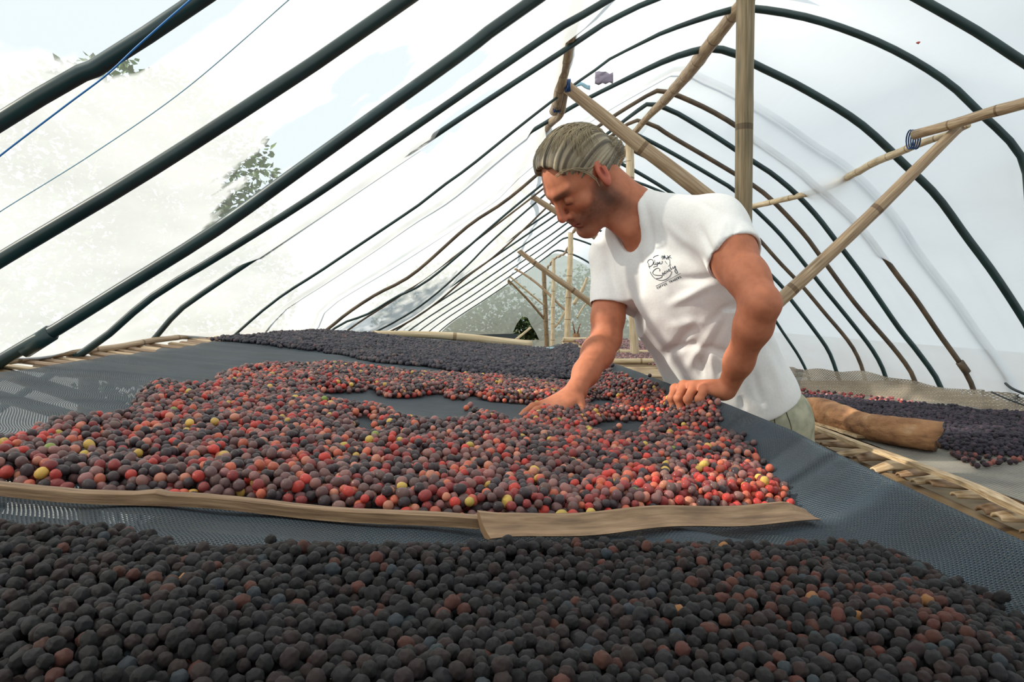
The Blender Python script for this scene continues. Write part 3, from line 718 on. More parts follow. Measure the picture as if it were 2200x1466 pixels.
def ripe_col(x, y):
    q = max(0, 1-math.hypot((x-.3)/.22, (y-.88)/.16))+.7*max(0, 1-math.hypot((x-.26)/.14, (y-1.62)/.12))
    pat = noise.noise(Vector((x*6, y*4, 0)))
    w = [c[2] for c in RC]
    w = [w[0]*(1-.85*q)*(1-.5*pat), w[1]*(1-.7*q), w[2], w[3]*(1+1.5*q), w[4]*(1+7*q)*(1+pat), w[5]*(1+4*q)*(1+pat), w[6]*(1+q), w[7]*(1+1.2*q), w[8]]
    k_ = random.choices(range(9), w)[0]; return (*jit(RC[k_][1]), k_)
outer_px = [(-120, 935, .02), (0, 928, .02), (70, 933, .015), (80, 908, .015), (135, 894, .018), (229, 885, .018), (292, 875, .015), (300, 853, .015), (320, 824, .012), (360, 822, .012), (409, 830, .012), (458, 822, .012), (471, 802, .012), (552, 785, .014), (696, 781, .014), (778, 790, .012), (900, 802, .012), (932, 799, .012), (1055, 811, .012), (1218, 822, .012), (1285, 808, .012),
            (1318, 832, .008), (1350, 852, .004), (1395, 872, 0), (1440, 896, 0), (1476, 903, 0), (1521, 915, 0), (1548, 962, 0), (1603, 986, 0), (1648, 1044, 0), (1700, 1082, .002), (1700, 1088, 0), (1370, 1112, 0), (1045, 1128, 0), (1000, 1126, 0), (600, 1094, 0), (0, 1050, 0), (-120, 1042, 0)]
poly_r = [plane(*p) for p in outer_px]
def hp(far, near, t=.014): return [plane(x, y, 0.002) for x, y in far]+[plane(x, y, t) for x, y in near]
holes = [hp([(675, 842), (770, 845), (795, 834), (825, 851), (868, 856), (948, 847), (977, 863), (1014, 851), (1050, 864), (1119, 866), (1180, 868)], [(1110, 905), (1060, 885), (1024, 876), (1014, 893), (952, 908), (904, 900), (861, 892), (824, 868), (770, 866), (705, 858)]),
         hp([(752, 896), (812, 903)], [(812, 929), (768, 922)]),
         hp([(1258, 864), (1286, 855), (1340, 868)], [(1300, 880), (1262, 882)], .01),
         [plane(*p) for p in ((1425, 845, 0), (1530, 860, 0), (1540, 893, 0), (1500, 896, 0), (1445, 893, 0), (1425, 880, 0))],
         hp([(1264, 918), (1304, 906), (1377, 906), (1395, 915)], [(1372, 930), (1323, 936), (1282, 930)], .01)]
def thick_r(x, y):
    d = edge_d(x, y, poly_r)
    for h in holes: d = min(d, edge_d(x, y, h))
    return min(.004+d*.55, .017+.006*noise.noise(Vector((x*5, y*4, 1))))
red = deposit(poly_r, holes, .0054, 27000, thick_r, lambda x, y: net_z(x, y), ripe_col, roll=4)
for (x, y) in ((410, 838), (402, 832), (418, 834), (396, 838), (425, 838), (1010, 872), (1002, 878), (995, 858), (1022, 880), (1330, 915), (1322, 922), (1344, 905), (1650, 1060)):
    q = plane(x, y, .006); red.append((q.x, q.y, net_z(q.x, q.y)+.006, .0062, ripe_col(q.x, q.y), 0))
DC = [('black', lin((20, 17, 20)), 40), ('charcoal', lin((32, 31, 36)), 24), ('dark brown', lin((46, 30, 30)), 24), ('reddish brown', lin((92, 50, 40)), 5), ('slate', lin((50, 60, 68)), 2.5), ('tan', lin((180, 124, 76)), .35)]
def dry_col(x, y):
    q = max(0, 1-math.hypot((x-.26)/.16, (y-.52)/.09))
    w = [c[2] for c in DC]; w[0] *= 1-.7*q; w[1] *= 1-.7*q; w[3] *= 1+6*q; w[5] *= 1+q
    k_ = random.choices(range(6), w)[0]; return (*jit(DC[k_][1]), k_)
dpx = [(-160, 1110, .016), (0, 1116, .016), (180, 1128, .016), (300, 1136, .016), (400, 1166, .016), (560, 1156, .016), (800, 1164, .016), (1000, 1172, .016), (1100, 1164, .016), (1450, 1162, .016), (1600, 1166, .016), (1700, 1164, .013), (1790, 1182, .006), (1900, 1195, .004), (1970, 1232, .004), (2030, 1268, 0), (2095, 1300, 0), (2150, 1350, 0), (2215, 1410, 0), (2300, 1530, 0), (2330, 1700, 0), (-160, 1700, 0)]
poly_d = [plane(*p) for p in dpx]
def thick_d(x, y):
    return min(.004+edge_d(x, y, poly_d)*.5, .022+.008*noise.noise(Vector((x*7, y*7, 1))))
dark = deposit(poly_d, [], .0044, 30000, thick_d, lambda x, y: net_z(x, y), dry_col, roll=5)
def proj(b): return CX+b[0]/b[1]*FPX, HY-(b[2]-CH)/b[1]*FPX
def pick(balls, n):
    c = []
    for i, b in enumerate(balls):
        x, y = proj(b)
        if b[5] == 0 and 12 < x < 2188 and 700 < y < 1452: c.append((-b[3]/b[1], i))
    c.sort(); return set(i for _, i in c[:n])
def singles(balls, idx, meshes, names, group, where, cat, base):
    ys_ = sorted(proj(balls[i])[1] for i in idx)
    for i in idx:
        b = balls[i]; k_ = b[4][3]; x_, y_ = proj(b)
        zone = ['far left', 'left', 'centre left', 'middle', 'centre right', 'right', 'far right'][min(6, int(x_/2200*7))]; row_ = 'front row' if y_ > ys_[len(ys_)//2] else 'second row'
        o = bpy.data.objects.new(base, random.choice(meshes)); o.location = b[:3]
        o.rotation_euler = (random.uniform(0, 6.28), random.uniform(0, 6.28), random.uniform(0, 6.28)); o.scale = (b[3],)*3
        o.color = (*b[4][:3], 1); COL.objects.link(o)
        tag(o, f'{names[k_]} {where}, {row_}, {zone}', cat, f'{names[k_]} coffee cherries {group}, {row_}, {zone}')
ir = pick(red, 300); idk = pick(dark, 300)
singles(red, ir, ripe_s, [c[0] for c in RC], 'along the strips', 'coffee cherry just behind the bamboo strips', 'cherry', 'coffee_cherry')
singles(dark, idk, dry_s, [c[0] for c in DC], 'in the front heap', 'dried cherry low in the front heap', 'cherry', 'dried_cherry')
scatter('coffee_cherries', [(b[0], b[1], b[2], b[3], b[4][:3]) for i, b in enumerate(red) if i not in ir], ripe_c, 'heap of mixed red, orange and purple coffee cherries under the man\'s hands', 'cherries')
scatter('dried_cherries', [(b[0], b[1], b[2], b[3], b[4][:3]) for i, b in enumerate(dark) if i not in idk], dry_c, 'heap of black dried coffee cherries across the whole foreground', 'cherries')
# far black heap on the same bed
def sheet_heap(poly, sp, r_, zf, colf, layers=2, keep=1.0, bumpy=.006, edge=.05):
    xs_ = [p[0] for p in poly]; ys_ = [p[1] for p in poly]; out = []
    for l_ in range(layers):
        gx, gy = np.meshgrid(np.arange(min(xs_), max(xs_), sp), np.arange(min(ys_), max(ys_), sp)); gx = gx.ravel(); gy = gy.ravel()
        gx = gx+rng.uniform(-.45, .45, len(gx))*sp; gy = gy+rng.uniform(-.45, .45, len(gy))*sp
        ok = inpoly(gx, gy, poly) & (rng.uniform(0, 1, len(gx)) < (keep if l_ == 0 else keep*.6))
        for x, y in zip(gx[ok], gy[ok]):
            e = min(1, edge_d(x, y, poly)/edge)
            if random.random() > e+.35: continue
            rr_ = r_*random.uniform(.8, 1.2)
            h = e*(bumpy*(1+noise.noise(Vector((x*12, y*7, 0))))+bumpy*.6*noise.noise(Vector((x*40, y*30, 2))))
            out.append((float(x), float(y), zf(x, y)+rr_*.9+max(0, h)+l_*r_*1.1*e, rr_, colf(x, y)))
    return out
fpx = [(450, 733), (564, 744), (686, 756), (748, 768), (789, 779), (891, 788), (973, 800), (1096, 812), (1178, 822), (1240, 812), (1262, 785), (1243, 768), (1178, 755), (1096, 749), (911, 737), (809, 724), (694, 715), (604, 719)]
FD = [lin((52, 53, 64)), lin((68, 67, 78)), lin((86, 78, 86)), lin((112, 92, 94))]
poly_f = [plane(*p) for p in fpx]
farb = sheet_heap(poly_f, .0125, .0068, lambda x, y: net_z(x, y), lambda x, y: jit(random.choices(FD, [5, 5, 3, 1])[0]), 2)
scatter('far_dried_cherries', farb, tiny_c, 'heap of grey black dried cherries spread over the far half of the main bed', 'cherries', 3)

# bamboo rod, net roll and stick at the far end of the bed
pole([(800, 717, 4.25), (960, 722, 4.3), (1080, 735, 4.35), (1142, 742, 4.38)], [6, 7.5, 9, 9.5], 'pale bamboo rod lying across the far end of the main bed', mat='bamboo_pale', node=.5, wob=.003)
pole([(1108, 731, 5.0), (1124, 719, 5.1), (1140, 706, 5.2)], [3, 2.6, 2.4], 'short pale stick leaning up behind the far bamboo rod', mat='bamboo_pale')
mb = MB(); Pt = []; U = []
for i in range(26):
    u = i/25; x = 1138+u*140; row = []; ur = []
    for j in range(10):
        w = math.pi*j/9; hgt = .028*math.sin(math.pi*min(1, u*1.3+.12))+.014*noise.noise(Vector((u*7, 1, 0)))
        c = P(x, 752+u*18, 4.25-u*1.1); row.append(c+Vector((0, .07*-math.cos(w), hgt*math.sin(w)+.006*noise.noise(Vector((u*12, j*.5, 0)))))); ur.append((u*.4, j*.015))
    Pt.append(row); U.append(ur)
grid_mesh(mb, Pt, 26, 10, U); o = mb.build('net_fold', simple_mat('pale_net_fold', lin((120, 150, 162)), .7, .3, 30, lin((150, 176, 184)))); tag(o, 'pale blue bunched net fold at the far right corner of the main bed', 'net')
mb = MB(); Pt = []; U = []
for i in range(30):
    u = i/29; x = 560+u*250; row = []; ur = []
    for j in range(7):
        w = math.pi*j/6; c = P(x, 715+u*3, 4.05+u*.2); hgt = .010+.012*noise.noise(Vector((u*9, 4, 0)))
        row.append(c+Vector((0, -.05*math.cos(w), max(.004, hgt)*math.sin(w)))); ur.append((u*.6, j*.012))
    Pt.append(row); U.append(ur)
grid_mesh(mb, Pt, 30, 7, U); o = mb.build('net_hem', M['net']); tag(o, 'rucked dark net hem along the far left end of the main bed', 'net')
mb = MB(); a, b_ = P(975, 721, 7.5), P(1112, 724, 7.5)
mb.add([a+Vector((0, 0, .0)), b_+Vector((0, 0, -.02)), b_+Vector((0, .02, .035)), a+Vector((0, .02, .005)), a+Vector((0, .9, -.03)), b_+Vector((0, .9, 0))], [(0, 1, 2, 3), (3, 2, 5, 4)]); o = mb.build('tarp', M['tarp'], smooth=False); so = o.modifiers.new('s', 'SOLIDIFY'); so.thickness = .01; tag(o, 'dark tarp edge beyond the far bamboo rod', 'tarp')
for sx in (.0, 1.0):
    pass
# trestle that carries the tarp
mb = MB()
for x in (-.6, .02): mb.tube([(x, 7.95, 0), (x, 7.95, CH-.30)], .03, 8)
mb.build('tarp_leg', M['bamboo_dark'], o)

# ================================================================ RIGHT BED
BZ = CH-.35
def bplane(px, py, t=0):
    Y = (.35-t)/((py-HY)/FPX); return Vector(((px-CX)/FPX*Y, Y, BZ+t))
rb = empty('drying_bed', (1.4, 2.0, 0)); tag(rb, 'lower bamboo drying bed on the right with exposed slat ends', 'table')
Y = .62; i = 0
while Y < 3.6:
    mb = MB(); x0 = .838+random.uniform(-.022, .02); sk = random.uniform(-.03, .02); w = random.uniform(.021, .031); tw = random.uniform(-.03, .03)+.02
    pts = [Vector((x0, Y-.03+sk, BZ-.018+tw*.2)), Vector((x0+.035, Y-.02+sk*.6, BZ-.014+tw*.1)), Vector((x0+.14, Y, BZ-.024)), Vector((1.4, Y+.03, BZ-.027)), Vector((1.98, Y+.04, BZ-.027))]
    # a half round split: arc section
    ds = resample(pts, 14); V = []; F = []; U_ = []; m_ = 9
    for q, p in enumerate(ds):
        wt = w*(.55 if q == 0 else (.9 if q == 1 else 1))*(1.18 if q == 2 else 1)
        for k_ in range(m_):
            a_ = math.pi*k_/(m_-1)
            V.append(p+Vector((0, -wt*math.cos(a_), wt*.62*math.sin(a_)+tw*.1)))
        for k_ in range(m_):
            a_ = math.pi*(m_-1-k_)/(m_-1); V.append(p+Vector((0, -wt*.78*math.cos(a_), wt*.42*math.sin(a_)-.002+tw*.1)))
    mm = 2*m_
    for q in range(len(ds)-1):
        for k_ in range(mm):
            k2 = (k_+1) % mm; F.append((q*mm+k_, (q+1)*mm+k_, (q+1)*mm+k2, q*mm+k2)); U_.append([(k_/mm, q*.1), (k_/mm, q*.1+.1), ((k_+1)/mm, q*.1+.1), ((k_+1)/mm, q*.1)])
    for k_ in range(m_-1):
        F.append((k_, k_+1, mm-2-k_, mm-1-k_)); U_.append([(.5, .5)]*4)
    mb.add(V, F, U_); mb.build('slat', M['split_pale' if i % 2 else 'split'], rb)
    Y += random.uniform(.062, .078); i += 1
bamboo('rail', [Vector((.858, .4, BZ-.070)), Vector((.855, 1.5, BZ-.069)), Vector((.858, 3.7, BZ-.070))], r=.046, parent=rb, mat='bamboo_dark', n=16, node=.4)
bamboo('rail', [Vector((1.95, .5, BZ-.07)), Vector((1.95, 3.7, BZ-.07))], r=.03, parent=rb, mat='bamboo_dark', n=8)
for x in (.87, 1.94):
    for y in (.7, 2.1, 3.5): bamboo('leg', [Vector((x, y, 0)), Vector((x, y, BZ-.1))], r=.03, parent=rb, mat='bamboo_dark', n=8)
# long strip on top and a short broken one
def flatstrip(pts, w, h, label, mat, name='bamboo_strip'):
    mb = MB(); ds = resample(pts, 60); V = []; F = []; U_ = []; L = 0
    for i_, p in enumerate(ds):
        t = (ds[min(i_+1, 59)]-ds[max(i_-1, 0)]).normalized(); s = Vector((t.y, -t.x, 0)).normalized()
        wv = w*(1+.12*noise.noise(Vector((i_*.3, w*99, 0)))+(.25*math.exp(-((i_-12)/1.5)**2)))
        L += .05
        for (a_, b2) in ((-1, 0), (-.85, 1), (.85, .9), (1, 0)): V.append(p+s*(a_*wv)+Vector((0, 0, b2*h)))
    for i_ in range(59):
        for k_ in range(4):
            k2 = (k_+1) % 4; F.append((i_*4+k_, i_*4+k2, (i_+1)*4+k2, (i_+1)*4+k_)); U_.append([(k_/4, i_*.05), (k_/4+.25, i_*.05), (k_/4+.25, i_*.05+.05), (k_/4, i_*.05+.05)])
    F += [(0, 3, 2, 1), (236, 237, 238, 239)]; U_ += [[(.5, .5)]*4]*2
    mb.add(V, F, U_); o = mb.build(name, M[mat], smooth=False); tag(o, label, 'strip'); return o
flatstrip([bplane(2420, 1195, .018), bplane(2200, 1103, .018), bplane(2090, 1050, .018), bplane(1960, 1000, .018), bplane(1850, 960, .018), bplane(1780, 933, .018), bplane(1725, 912, .018), bplane(1660, 886, .018)], .0125, .009, 'long pale split bamboo strip along the near edge of the right bed', 'split_pale')
flatstrip([bplane(1850, 942, .012), bplane(1800, 925, .012), bplane(1735, 905, .012), bplane(1690, 890, .012)], .012, .007, 'short splintered bamboo strip beside the man\'s trousers', 'split_pale')
# grey net with raised far border
mb = MB()
border = [(1600, 826), (1690, 832), (1735, 842), (1800, 848), (1900, 858), (2000, 868), (2060, 873), (2110, 882), (2160, 888), (2260, 895)]
bw = [bplane(*p) for p in border]
topy = {0: 40, 1: 38, 2: 42, 3: 48, 4: 52, 5: 50, 6: 40, 7: 34, 8: 46, 9: 20}
near = [Vector((.925, y, BZ)) for y in np.linspace(3.55, .45, len(bw))]
bd = resample(bw, 60); nr = [Vector((.925, 3.5-(3.5-.45)*i/59, BZ)) for i in range(60)]
Pt = []; U = []
tops = np.interp(np.linspace(0, 9, 60), range(10), [topy[i] for i in range(10)])
for i in range(60):
    row = []; ur = []; a = nr[i]; b_ = bd[i]
    for j in range(40):
        t = j/39; p = a.lerp(b_, t)
        p = Vector((p.x, p.y, BZ+.004+.004*noise.noise(Vector((p.x*7, p.y*7, 2)))+.006*math.sin(p.y*16+p.x*5)*(1 if p.y < 2 else .3)*t*(1-t)*2))
        row.append(p); ur.append((p.y, p.x))
    hgt = tops[i]*b_.y/FPX*(1+.06*math.sin(i*.7))
    out_ = Vector((.3, .95, 0)).normalized()
    for j in range(1, 12):
        u = j/11; p = b_+Vector((0, 0, hgt*u))+out_*(.05*u+.018*math.sin(u*3+i*.35)*u)
        if 47 <= i <= 54: p += Vector((.03*u*math.sin(i*1.2), -.03*u, 0))
        row.append(p); ur.append((b_.y*.3+i*.02, 2+u*hgt))
    Pt.append(row); U.append(ur)
grid_mesh(mb, Pt, 60, 51, U)
gn = mb.build('shade_net', M['net_grey']); tag(gn, 'worn grey shade net on the right bed with its far border raised', 'net')
# loose wires of the border at the far right
cord([(2160, 824, 2.2), (2180, 838, 2.15), (2240, 862, 2.1)], .004, 'dark net cord sagging at the right edge behind the grey net', 'tarp')
cord([(2130, 842, 2.3), (2170, 860, 2.25), (2240, 885, 2.2)], .0025, 'thin dark cord below the sagging one at the right edge', 'tarp')
# heaps on the right bed
rpx = [(1700, 858), (1750, 862), (1830, 868), (1900, 876), (1970, 880), (2060, 888), (2120, 896), (2300, 905), (2420, 1010), (2200, 992), (2080, 985), (2050, 980), (2010, 965), (1950, 950), (1880, 925), (1830, 915), (1760, 895), (1700, 880)]
poly_b = [bplane(*p) for p in rpx]
VC = [lin((44, 36, 52)), lin((60, 48, 62)), lin((34, 30, 40)), lin((76, 60, 72))]
bb = sheet_heap(poly_b, .0105, .0060, lambda x, y: BZ+.006, lambda x, y: jit(random.choices(VC, [5, 3, 3, 1])[0]), 2, bumpy=.009)
scatter('violet_dried_cherries', bb, tiny_c, 'heap of violet black dried cherries behind the log on the right bed', 'cherries', 3)
PKC = [lin((190, 110, 110)), lin((168, 70, 66)), lin((120, 70, 74)), lin((70, 44, 52)), lin((214, 160, 150))]
def loose(n, poly_px, pl_, lab, r0=.0058, cols=PKC, w=None, name='loose_cherries', zoff=.004, coll=None):
    pts = []; xs_ = [p[0] for p in poly_px]; ys_ = [p[1] for p in poly_px]
    while len(pts) < n:
        x = random.uniform(min(xs_), max(xs_)); y = random.uniform(min(ys_), max(ys_))
        if not inpoly(np.array([x]), np.array([y]), poly_px)[0]: continue
        q = pl_(x, y); pts.append((q.x, q.y, q.z+zoff+r0*random.uniform(.8, 1.3), r0*random.uniform(.85, 1.1), jit(random.choices(cols, w)[0])))
    return scatter(name, pts, coll or dry_c, lab, 'cherries', 4)
loose(230, [(1700, 836), (1760, 846), (1850, 852), (1950, 866), (2000, 874), (2030, 884), (1950, 882), (1850, 872), (1740, 862), (1700, 858)], bplane, 'pink and red cherries scattered between the violet heap and the grey net border')
loose(95, [(2040, 985), (2080, 955), (2140, 948), (2230, 945), (2260, 990), (2180, 1000), (2120, 1010), (2070, 1003)], bplane, 'reddish brown cherries spilling from the heap at the right edge', cols=[lin((120, 74, 72)), lin((60, 42, 50)), lin((160, 96, 88)), lin((44, 34, 42))], w=[4, 4, 2, 3])
loose(16, [(2030, 985), (2060, 980), (2190, 1000), (2190, 1015), (2100, 1012)], bplane, 'a few single dark cherries lying on the bare grey net', cols=[lin((44, 34, 42)), lin((70, 50, 56))], name='stray_cherries')
# the log
lgp = [P(x, y, .345*FPX/(y-HY+q)) for x, y, q in ((1715, 884, 26), (1770, 888, 27), (1830, 905, 29), (1890, 921, 31), (1950, 931, 33), (2012, 938, 34))]
ds = resample(lgp, 44); mb = MB(); V = []; F = []; U_ = []; n_ = 28
for i, p in enumerate(ds):
    u = i/43; r_ = (26+5*u+3*math.sin(u*9))*p.y/FPX
    t = (ds[min(i+1, 43)]-ds[max(i-1, 0)]).normalized(); a_ = t.cross(Vector((0, 0, 1))).normalized(); b2 = a_.cross(t)
    for k_ in range(n_):
        w = 2*math.pi*k_/n_; n3 = Vector((math.cos(w)*1.3, math.sin(w)*1.3, u*5))
        rr_ = r_*(1+.13*noise.noise(n3)+.07*noise.noise(n3*3)+.035*noise.noise(n3*8))
        ext = t*(.012*noise.noise(Vector((math.cos(w)*2, math.sin(w)*2, 9)))+.02*max(0, math.sin(w+.6))) if i == 43 else Vector()
        V.append(p+a_*math.cos(w)*rr_+b2*math.sin(w)*rr_+ext)
for i in range(43):
    for k_ in range(n_):
        k2 = (k_+1) % n_; F.append((i*n_+k_, i*n_+k2, (i+1)*n_+k2, (i+1)*n_+k_)); U_.append([(k_/n_, i*.014), ((k_+1)/n_, i*.014), ((k_+1)/n_, i*.014+.014), (k_/n_, i*.014+.014)])
for (bi, pt, sg) in ((0, ds[0], 1), (43, ds[43]-(ds[43]-ds[42])*.9, -1)):
    V.append(pt); c_ = len(V)-1
    for k_ in range(n_):
        k2 = (k_+1) % n_; tri = (c_, bi*n_+k2, bi*n_+k_); F.append(tri if sg > 0 else tri[::-1]); U_.append([(.2, .9), (.3, 1), (.25, 1.1)])
mb.add(V, F, U_); o = mb.build('log', M['log'])
tag(o, 'crooked rotten brown log lying on the right bed beside the violet heap', 'log')

# ================================================================ FARTHER RIGHT BED
fb = empty('drying_bed', (1.4, 6.5, 0)); tag(fb, 'far bamboo drying bed seen behind the man\'s waist', 'table')
BZ2 = CH-.36
for i in range(46):
    y = 4.05+i*.105+random.uniform(-.01, .01); xr2 = 1.72 if y < 4.7 else 1.5; mb = MB(); mb.tube(resample([(.62, y, BZ2-.02), (1.1, y+.01, BZ2-.022), (xr2, y+.02, BZ2-.02)], 6), random.uniform(.03, .04), 8, flat=.2); mb.build('slat', M['split_pale'], fb)
for x in (.66, 1.45):
    bamboo('rail', [Vector((x, 4.0, BZ2-.05)), Vector((x, 8.9, BZ2-.05))], r=.025, parent=fb, mat='bamboo_pale', n=8)
    for y in (4.2, 6.4, 8.7): bamboo('leg', [Vector((x, y, 0)), Vector((x, y, BZ2-.06))], r=.03, parent=fb, mat='bamboo', n=8)
for (y, w_, lab) in ((4.75, .03, 'nearest pale bamboo divider on the far bed'), (5.75, .035, 'middle pale bamboo divider on the far bed'), (8.2, .05, 'farthest pale bamboo divider on the far bed')):
    o = bamboo('bamboo_divider', [Vector((.6, y, BZ2+.02)), Vector((.9, y+.01, BZ2+.02)), Vector((1.2, y, BZ2+.02))], r=w_*.6, mat='bamboo_pale', n=10, nn=24); tag(o, lab, 'divider')
FC = [lin((120, 92, 96)), lin((150, 110, 110)), lin((90, 70, 78)), lin((180, 140, 130))]
fh = sheet_heap([(.72, 4.82), (1.45, 4.82), (1.45, 5.68), (.72, 5.68)], .015, .008, lambda x, y: BZ2, lambda x, y: jit(random.choice(FC)), 1, bumpy=.01)
fh += sheet_heap([(.72, 5.85), (1.45, 5.85), (1.45, 8.1), (.72, 8.1)], .02, .011, lambda x, y: BZ2, lambda x, y: jit(random.choice(FC)), 1, bumpy=.012)
fh += sheet_heap([(1.1, 4.05), (1.7, 4.05), (1.7, 4.65), (.9, 4.65)], .015, .0075, lambda x, y: BZ2, lambda x, y: jit(random.choice(FC)), 1, bumpy=.008)
scatter('pinkish_cherries', fh, tiny_c, 'pinkish brown cherries spread on the far bed behind the man', 'cherries', 3)
# stump with twigs at the far end
st = empty('plant_stump', P(1238, 735, 11)); tag(st, 'small brown stump with two dry twigs near the far posts', 'stump')
c = P(1238, 737, 11); s = 11/FPX
mb = MB(); mb.tube([Vector((c.x, c.y, 0)), c, c+Vector((0, 0, 20*s))], [9*s, 8*s, 7.5*s], 12); mb.build('stump', M['pot'], st)
mb = MB(); mb.tube([c+Vector((-3*s, 0, 20*s)), c+Vector((-8*s, 0, 46*s))], [2*s, .8*s], 6); mb.build('twig', M['pot'], st)
mb = MB(); mb.tube([c+Vector((3*s, 0, 20*s)), c+Vector((5*s, 0, 30*s)), c+Vector((9*s, 0, 42*s))], [2*s, 1.6*s, .8*s], 6); mb.build('twig', M['pot'], st)

# ================================================================ OUTSIDE PLANTS
def leafy(name, c, R, nl, ls, mat, label, trunk=None, tr=.1, seed=0):
    t = empty(name, (c[0], c[1], 0)); tag(t, label, 'tree' if trunk else 'plant')
    r_ = random.Random(seed); mb = MB()
    for i in range(nl):
        d_ = Vector((r_.gauss(0, 1), r_.gauss(0, 1), r_.gauss(0, 1))).normalized()*(r_.random()**.4)
        p = Vector(c)+Vector((d_.x*R[0], d_.y*R[1], d_.z*R[2]))
        if p.z < .03: p.z = .03+abs(r_.gauss(0, .1))
        a_ = Vector((r_.gauss(0, 1), r_.gauss(0, 1), r_.gauss(0, .6))).normalized(); b2 = a_.cross(Vector((r_.gauss(0, 1), r_.gauss(0, 1), 1)).normalized()).normalized()
        L = ls*r_.uniform(.7, 1.3); w = L*.34
        nn_ = a_.cross(b2)
        mb.add([p, p+a_*L*.45+b2*w+nn_*L*.08, p+a_*L, p+a_*L*.45-b2*w+nn_*L*.08], [(0, 1, 2), (0, 2, 3)])
    f_ = mb.build('foliage', M[mat], t, smooth=False); f_['kind'] = 'stuff'
    mb = MB(); top_ = Vector(c); mb.tube(resample([Vector((c[0], c[1], 0)), Vector((c[0]+.03, c[1], c[2]*.5)), top_], 10), [tr*(1-.5*i/9) for i in range(10)], 9); mb.build('trunk' if trunk else 'stem', M['bark'], t)
    return t
leafy('tree', (-3.35, 6.1, 2.3), (1.3, 1.2, 1.0), 7000, .075, 'leaf', 'tree with a straight trunk outside the left film', True, .13, 1)
leafy('tree', (-6.4, 6.6, 2.2), (1.1, 1.3, 1.2), 6000, .08, 'leaf_dark', 'leafy tree outside the left film at the picture edge', True, .09, 2)
leafy('bush', (-3.4, 4.3, .9), (.9, 1.6, .8), 6000, .07, 'leaf', 'green bush outside the foot of the left film', None, .03, 3)
leafy('bush', (-4.2, 9.2, 1.5), (1.2, 2.4, 1.2), 6000, .09, 'leaf', 'tall green bush farther along outside the left film', None, .04, 4)
leafy('bush', (-1.6, 19.4, 1.0), (2.4, .8, 1.5), 7000, .12, 'leaf', 'broad green bush behind the left part of the end sheet', None, .05, 5)
leafy('bush', (.35, 18.2, .75), (.6, .5, .55), 900, .14, 'leaf_dark', 'dark leafy plant seen through the torn opening in the end sheet', None, .03, 6)
leafy('bush', (3.0, 20.0, 1.2), (2.2, 1.0, 1.5), 6000, .12, 'leaf', 'green bush behind the right part of the end sheet', None, .05, 7)
wd = P(232, 832, 2.05); leafy('weed', (wd.x, wd.y, wd.z-.01), (.10, .08, .035), 90, .035, 'leaf', 'bright green weed showing through the net near the left rail', None, .006, 9)
# ================================================================ THE MAN
def surface_nets(F, org, h):
    ins = F < 0
    nx, ny, nz = F.shape
    c = ins[:-1, :-1, :-1].astype(np.uint8)
    tot = np.zeros((nx-1, ny-1, nz-1), np.uint8)
    for dx in (0, 1):
        for dy in (0, 1):
            for dz in (0, 1):
                tot += ins[dx:nx-1+dx, dy:ny-1+dy, dz:nz-1+dz]
    act = (tot > 0) & (tot < 8); idx = np.argwhere(act)
    vid = np.full(act.shape, -1, np.int32); vid[act] = np.arange(len(idx))
    i, j, k = idx.T; acc = np.zeros((len(idx), 3)); cnt = np.zeros(len(idx))
    cs = [(0, 0, 0), (1, 0, 0), (0, 1, 0), (1, 1, 0), (0, 0, 1), (1, 0, 1), (0, 1, 1), (1, 1, 1)]
    val = [F[i+a, j+b, k+c_] for a, b, c_ in cs]
    for a in range(8):
        for b in range(a+1, 8):
            d = [abs(cs[a][q]-cs[b][q]) for q in range(3)]
            if sum(d) != 1: continue
            va, vb = val[a], val[b]; m = (va < 0) != (vb < 0); t = np.where(m, va/np.where(m, va-vb, 1), 0)
            for q in range(3): acc[:, q] += np.where(m, cs[a][q]+t*(cs[b][q]-cs[a][q]), 0)
            cnt += m
    V = (idx+acc/cnt[:, None])*h+np.array(org)
    faces = []
    for ax in range(3):
        sl0 = [slice(None)]*3; sl1 = [slice(None)]*3; sl0[ax] = slice(0, -1); sl1[ax] = slice(1, None)
        a, b = ins[tuple(sl0)], ins[tuple(sl1)]; ch = a != b
        e = np.argwhere(ch); o1, o2 = (ax+1) % 3, (ax+2) % 3
        e = e[(e[:, o1] > 0) & (e[:, o2] > 0) & (e[:, o1] < F.shape[o1]-1) & (e[:, o2] < F.shape[o2]-1)]
        flip = a[tuple(e.T)]
        def at(d1, d2):
            q = e.copy(); q[:, o1] += d1; q[:, o2] += d2; return vid[tuple(q.T)]
        q = np.stack([at(-1, -1), at(0, -1), at(0, 0), at(-1, 0)], 1)
        q[~flip] = q[~flip][:, ::-1]; faces.append(q)
    return V, np.concatenate(faces)
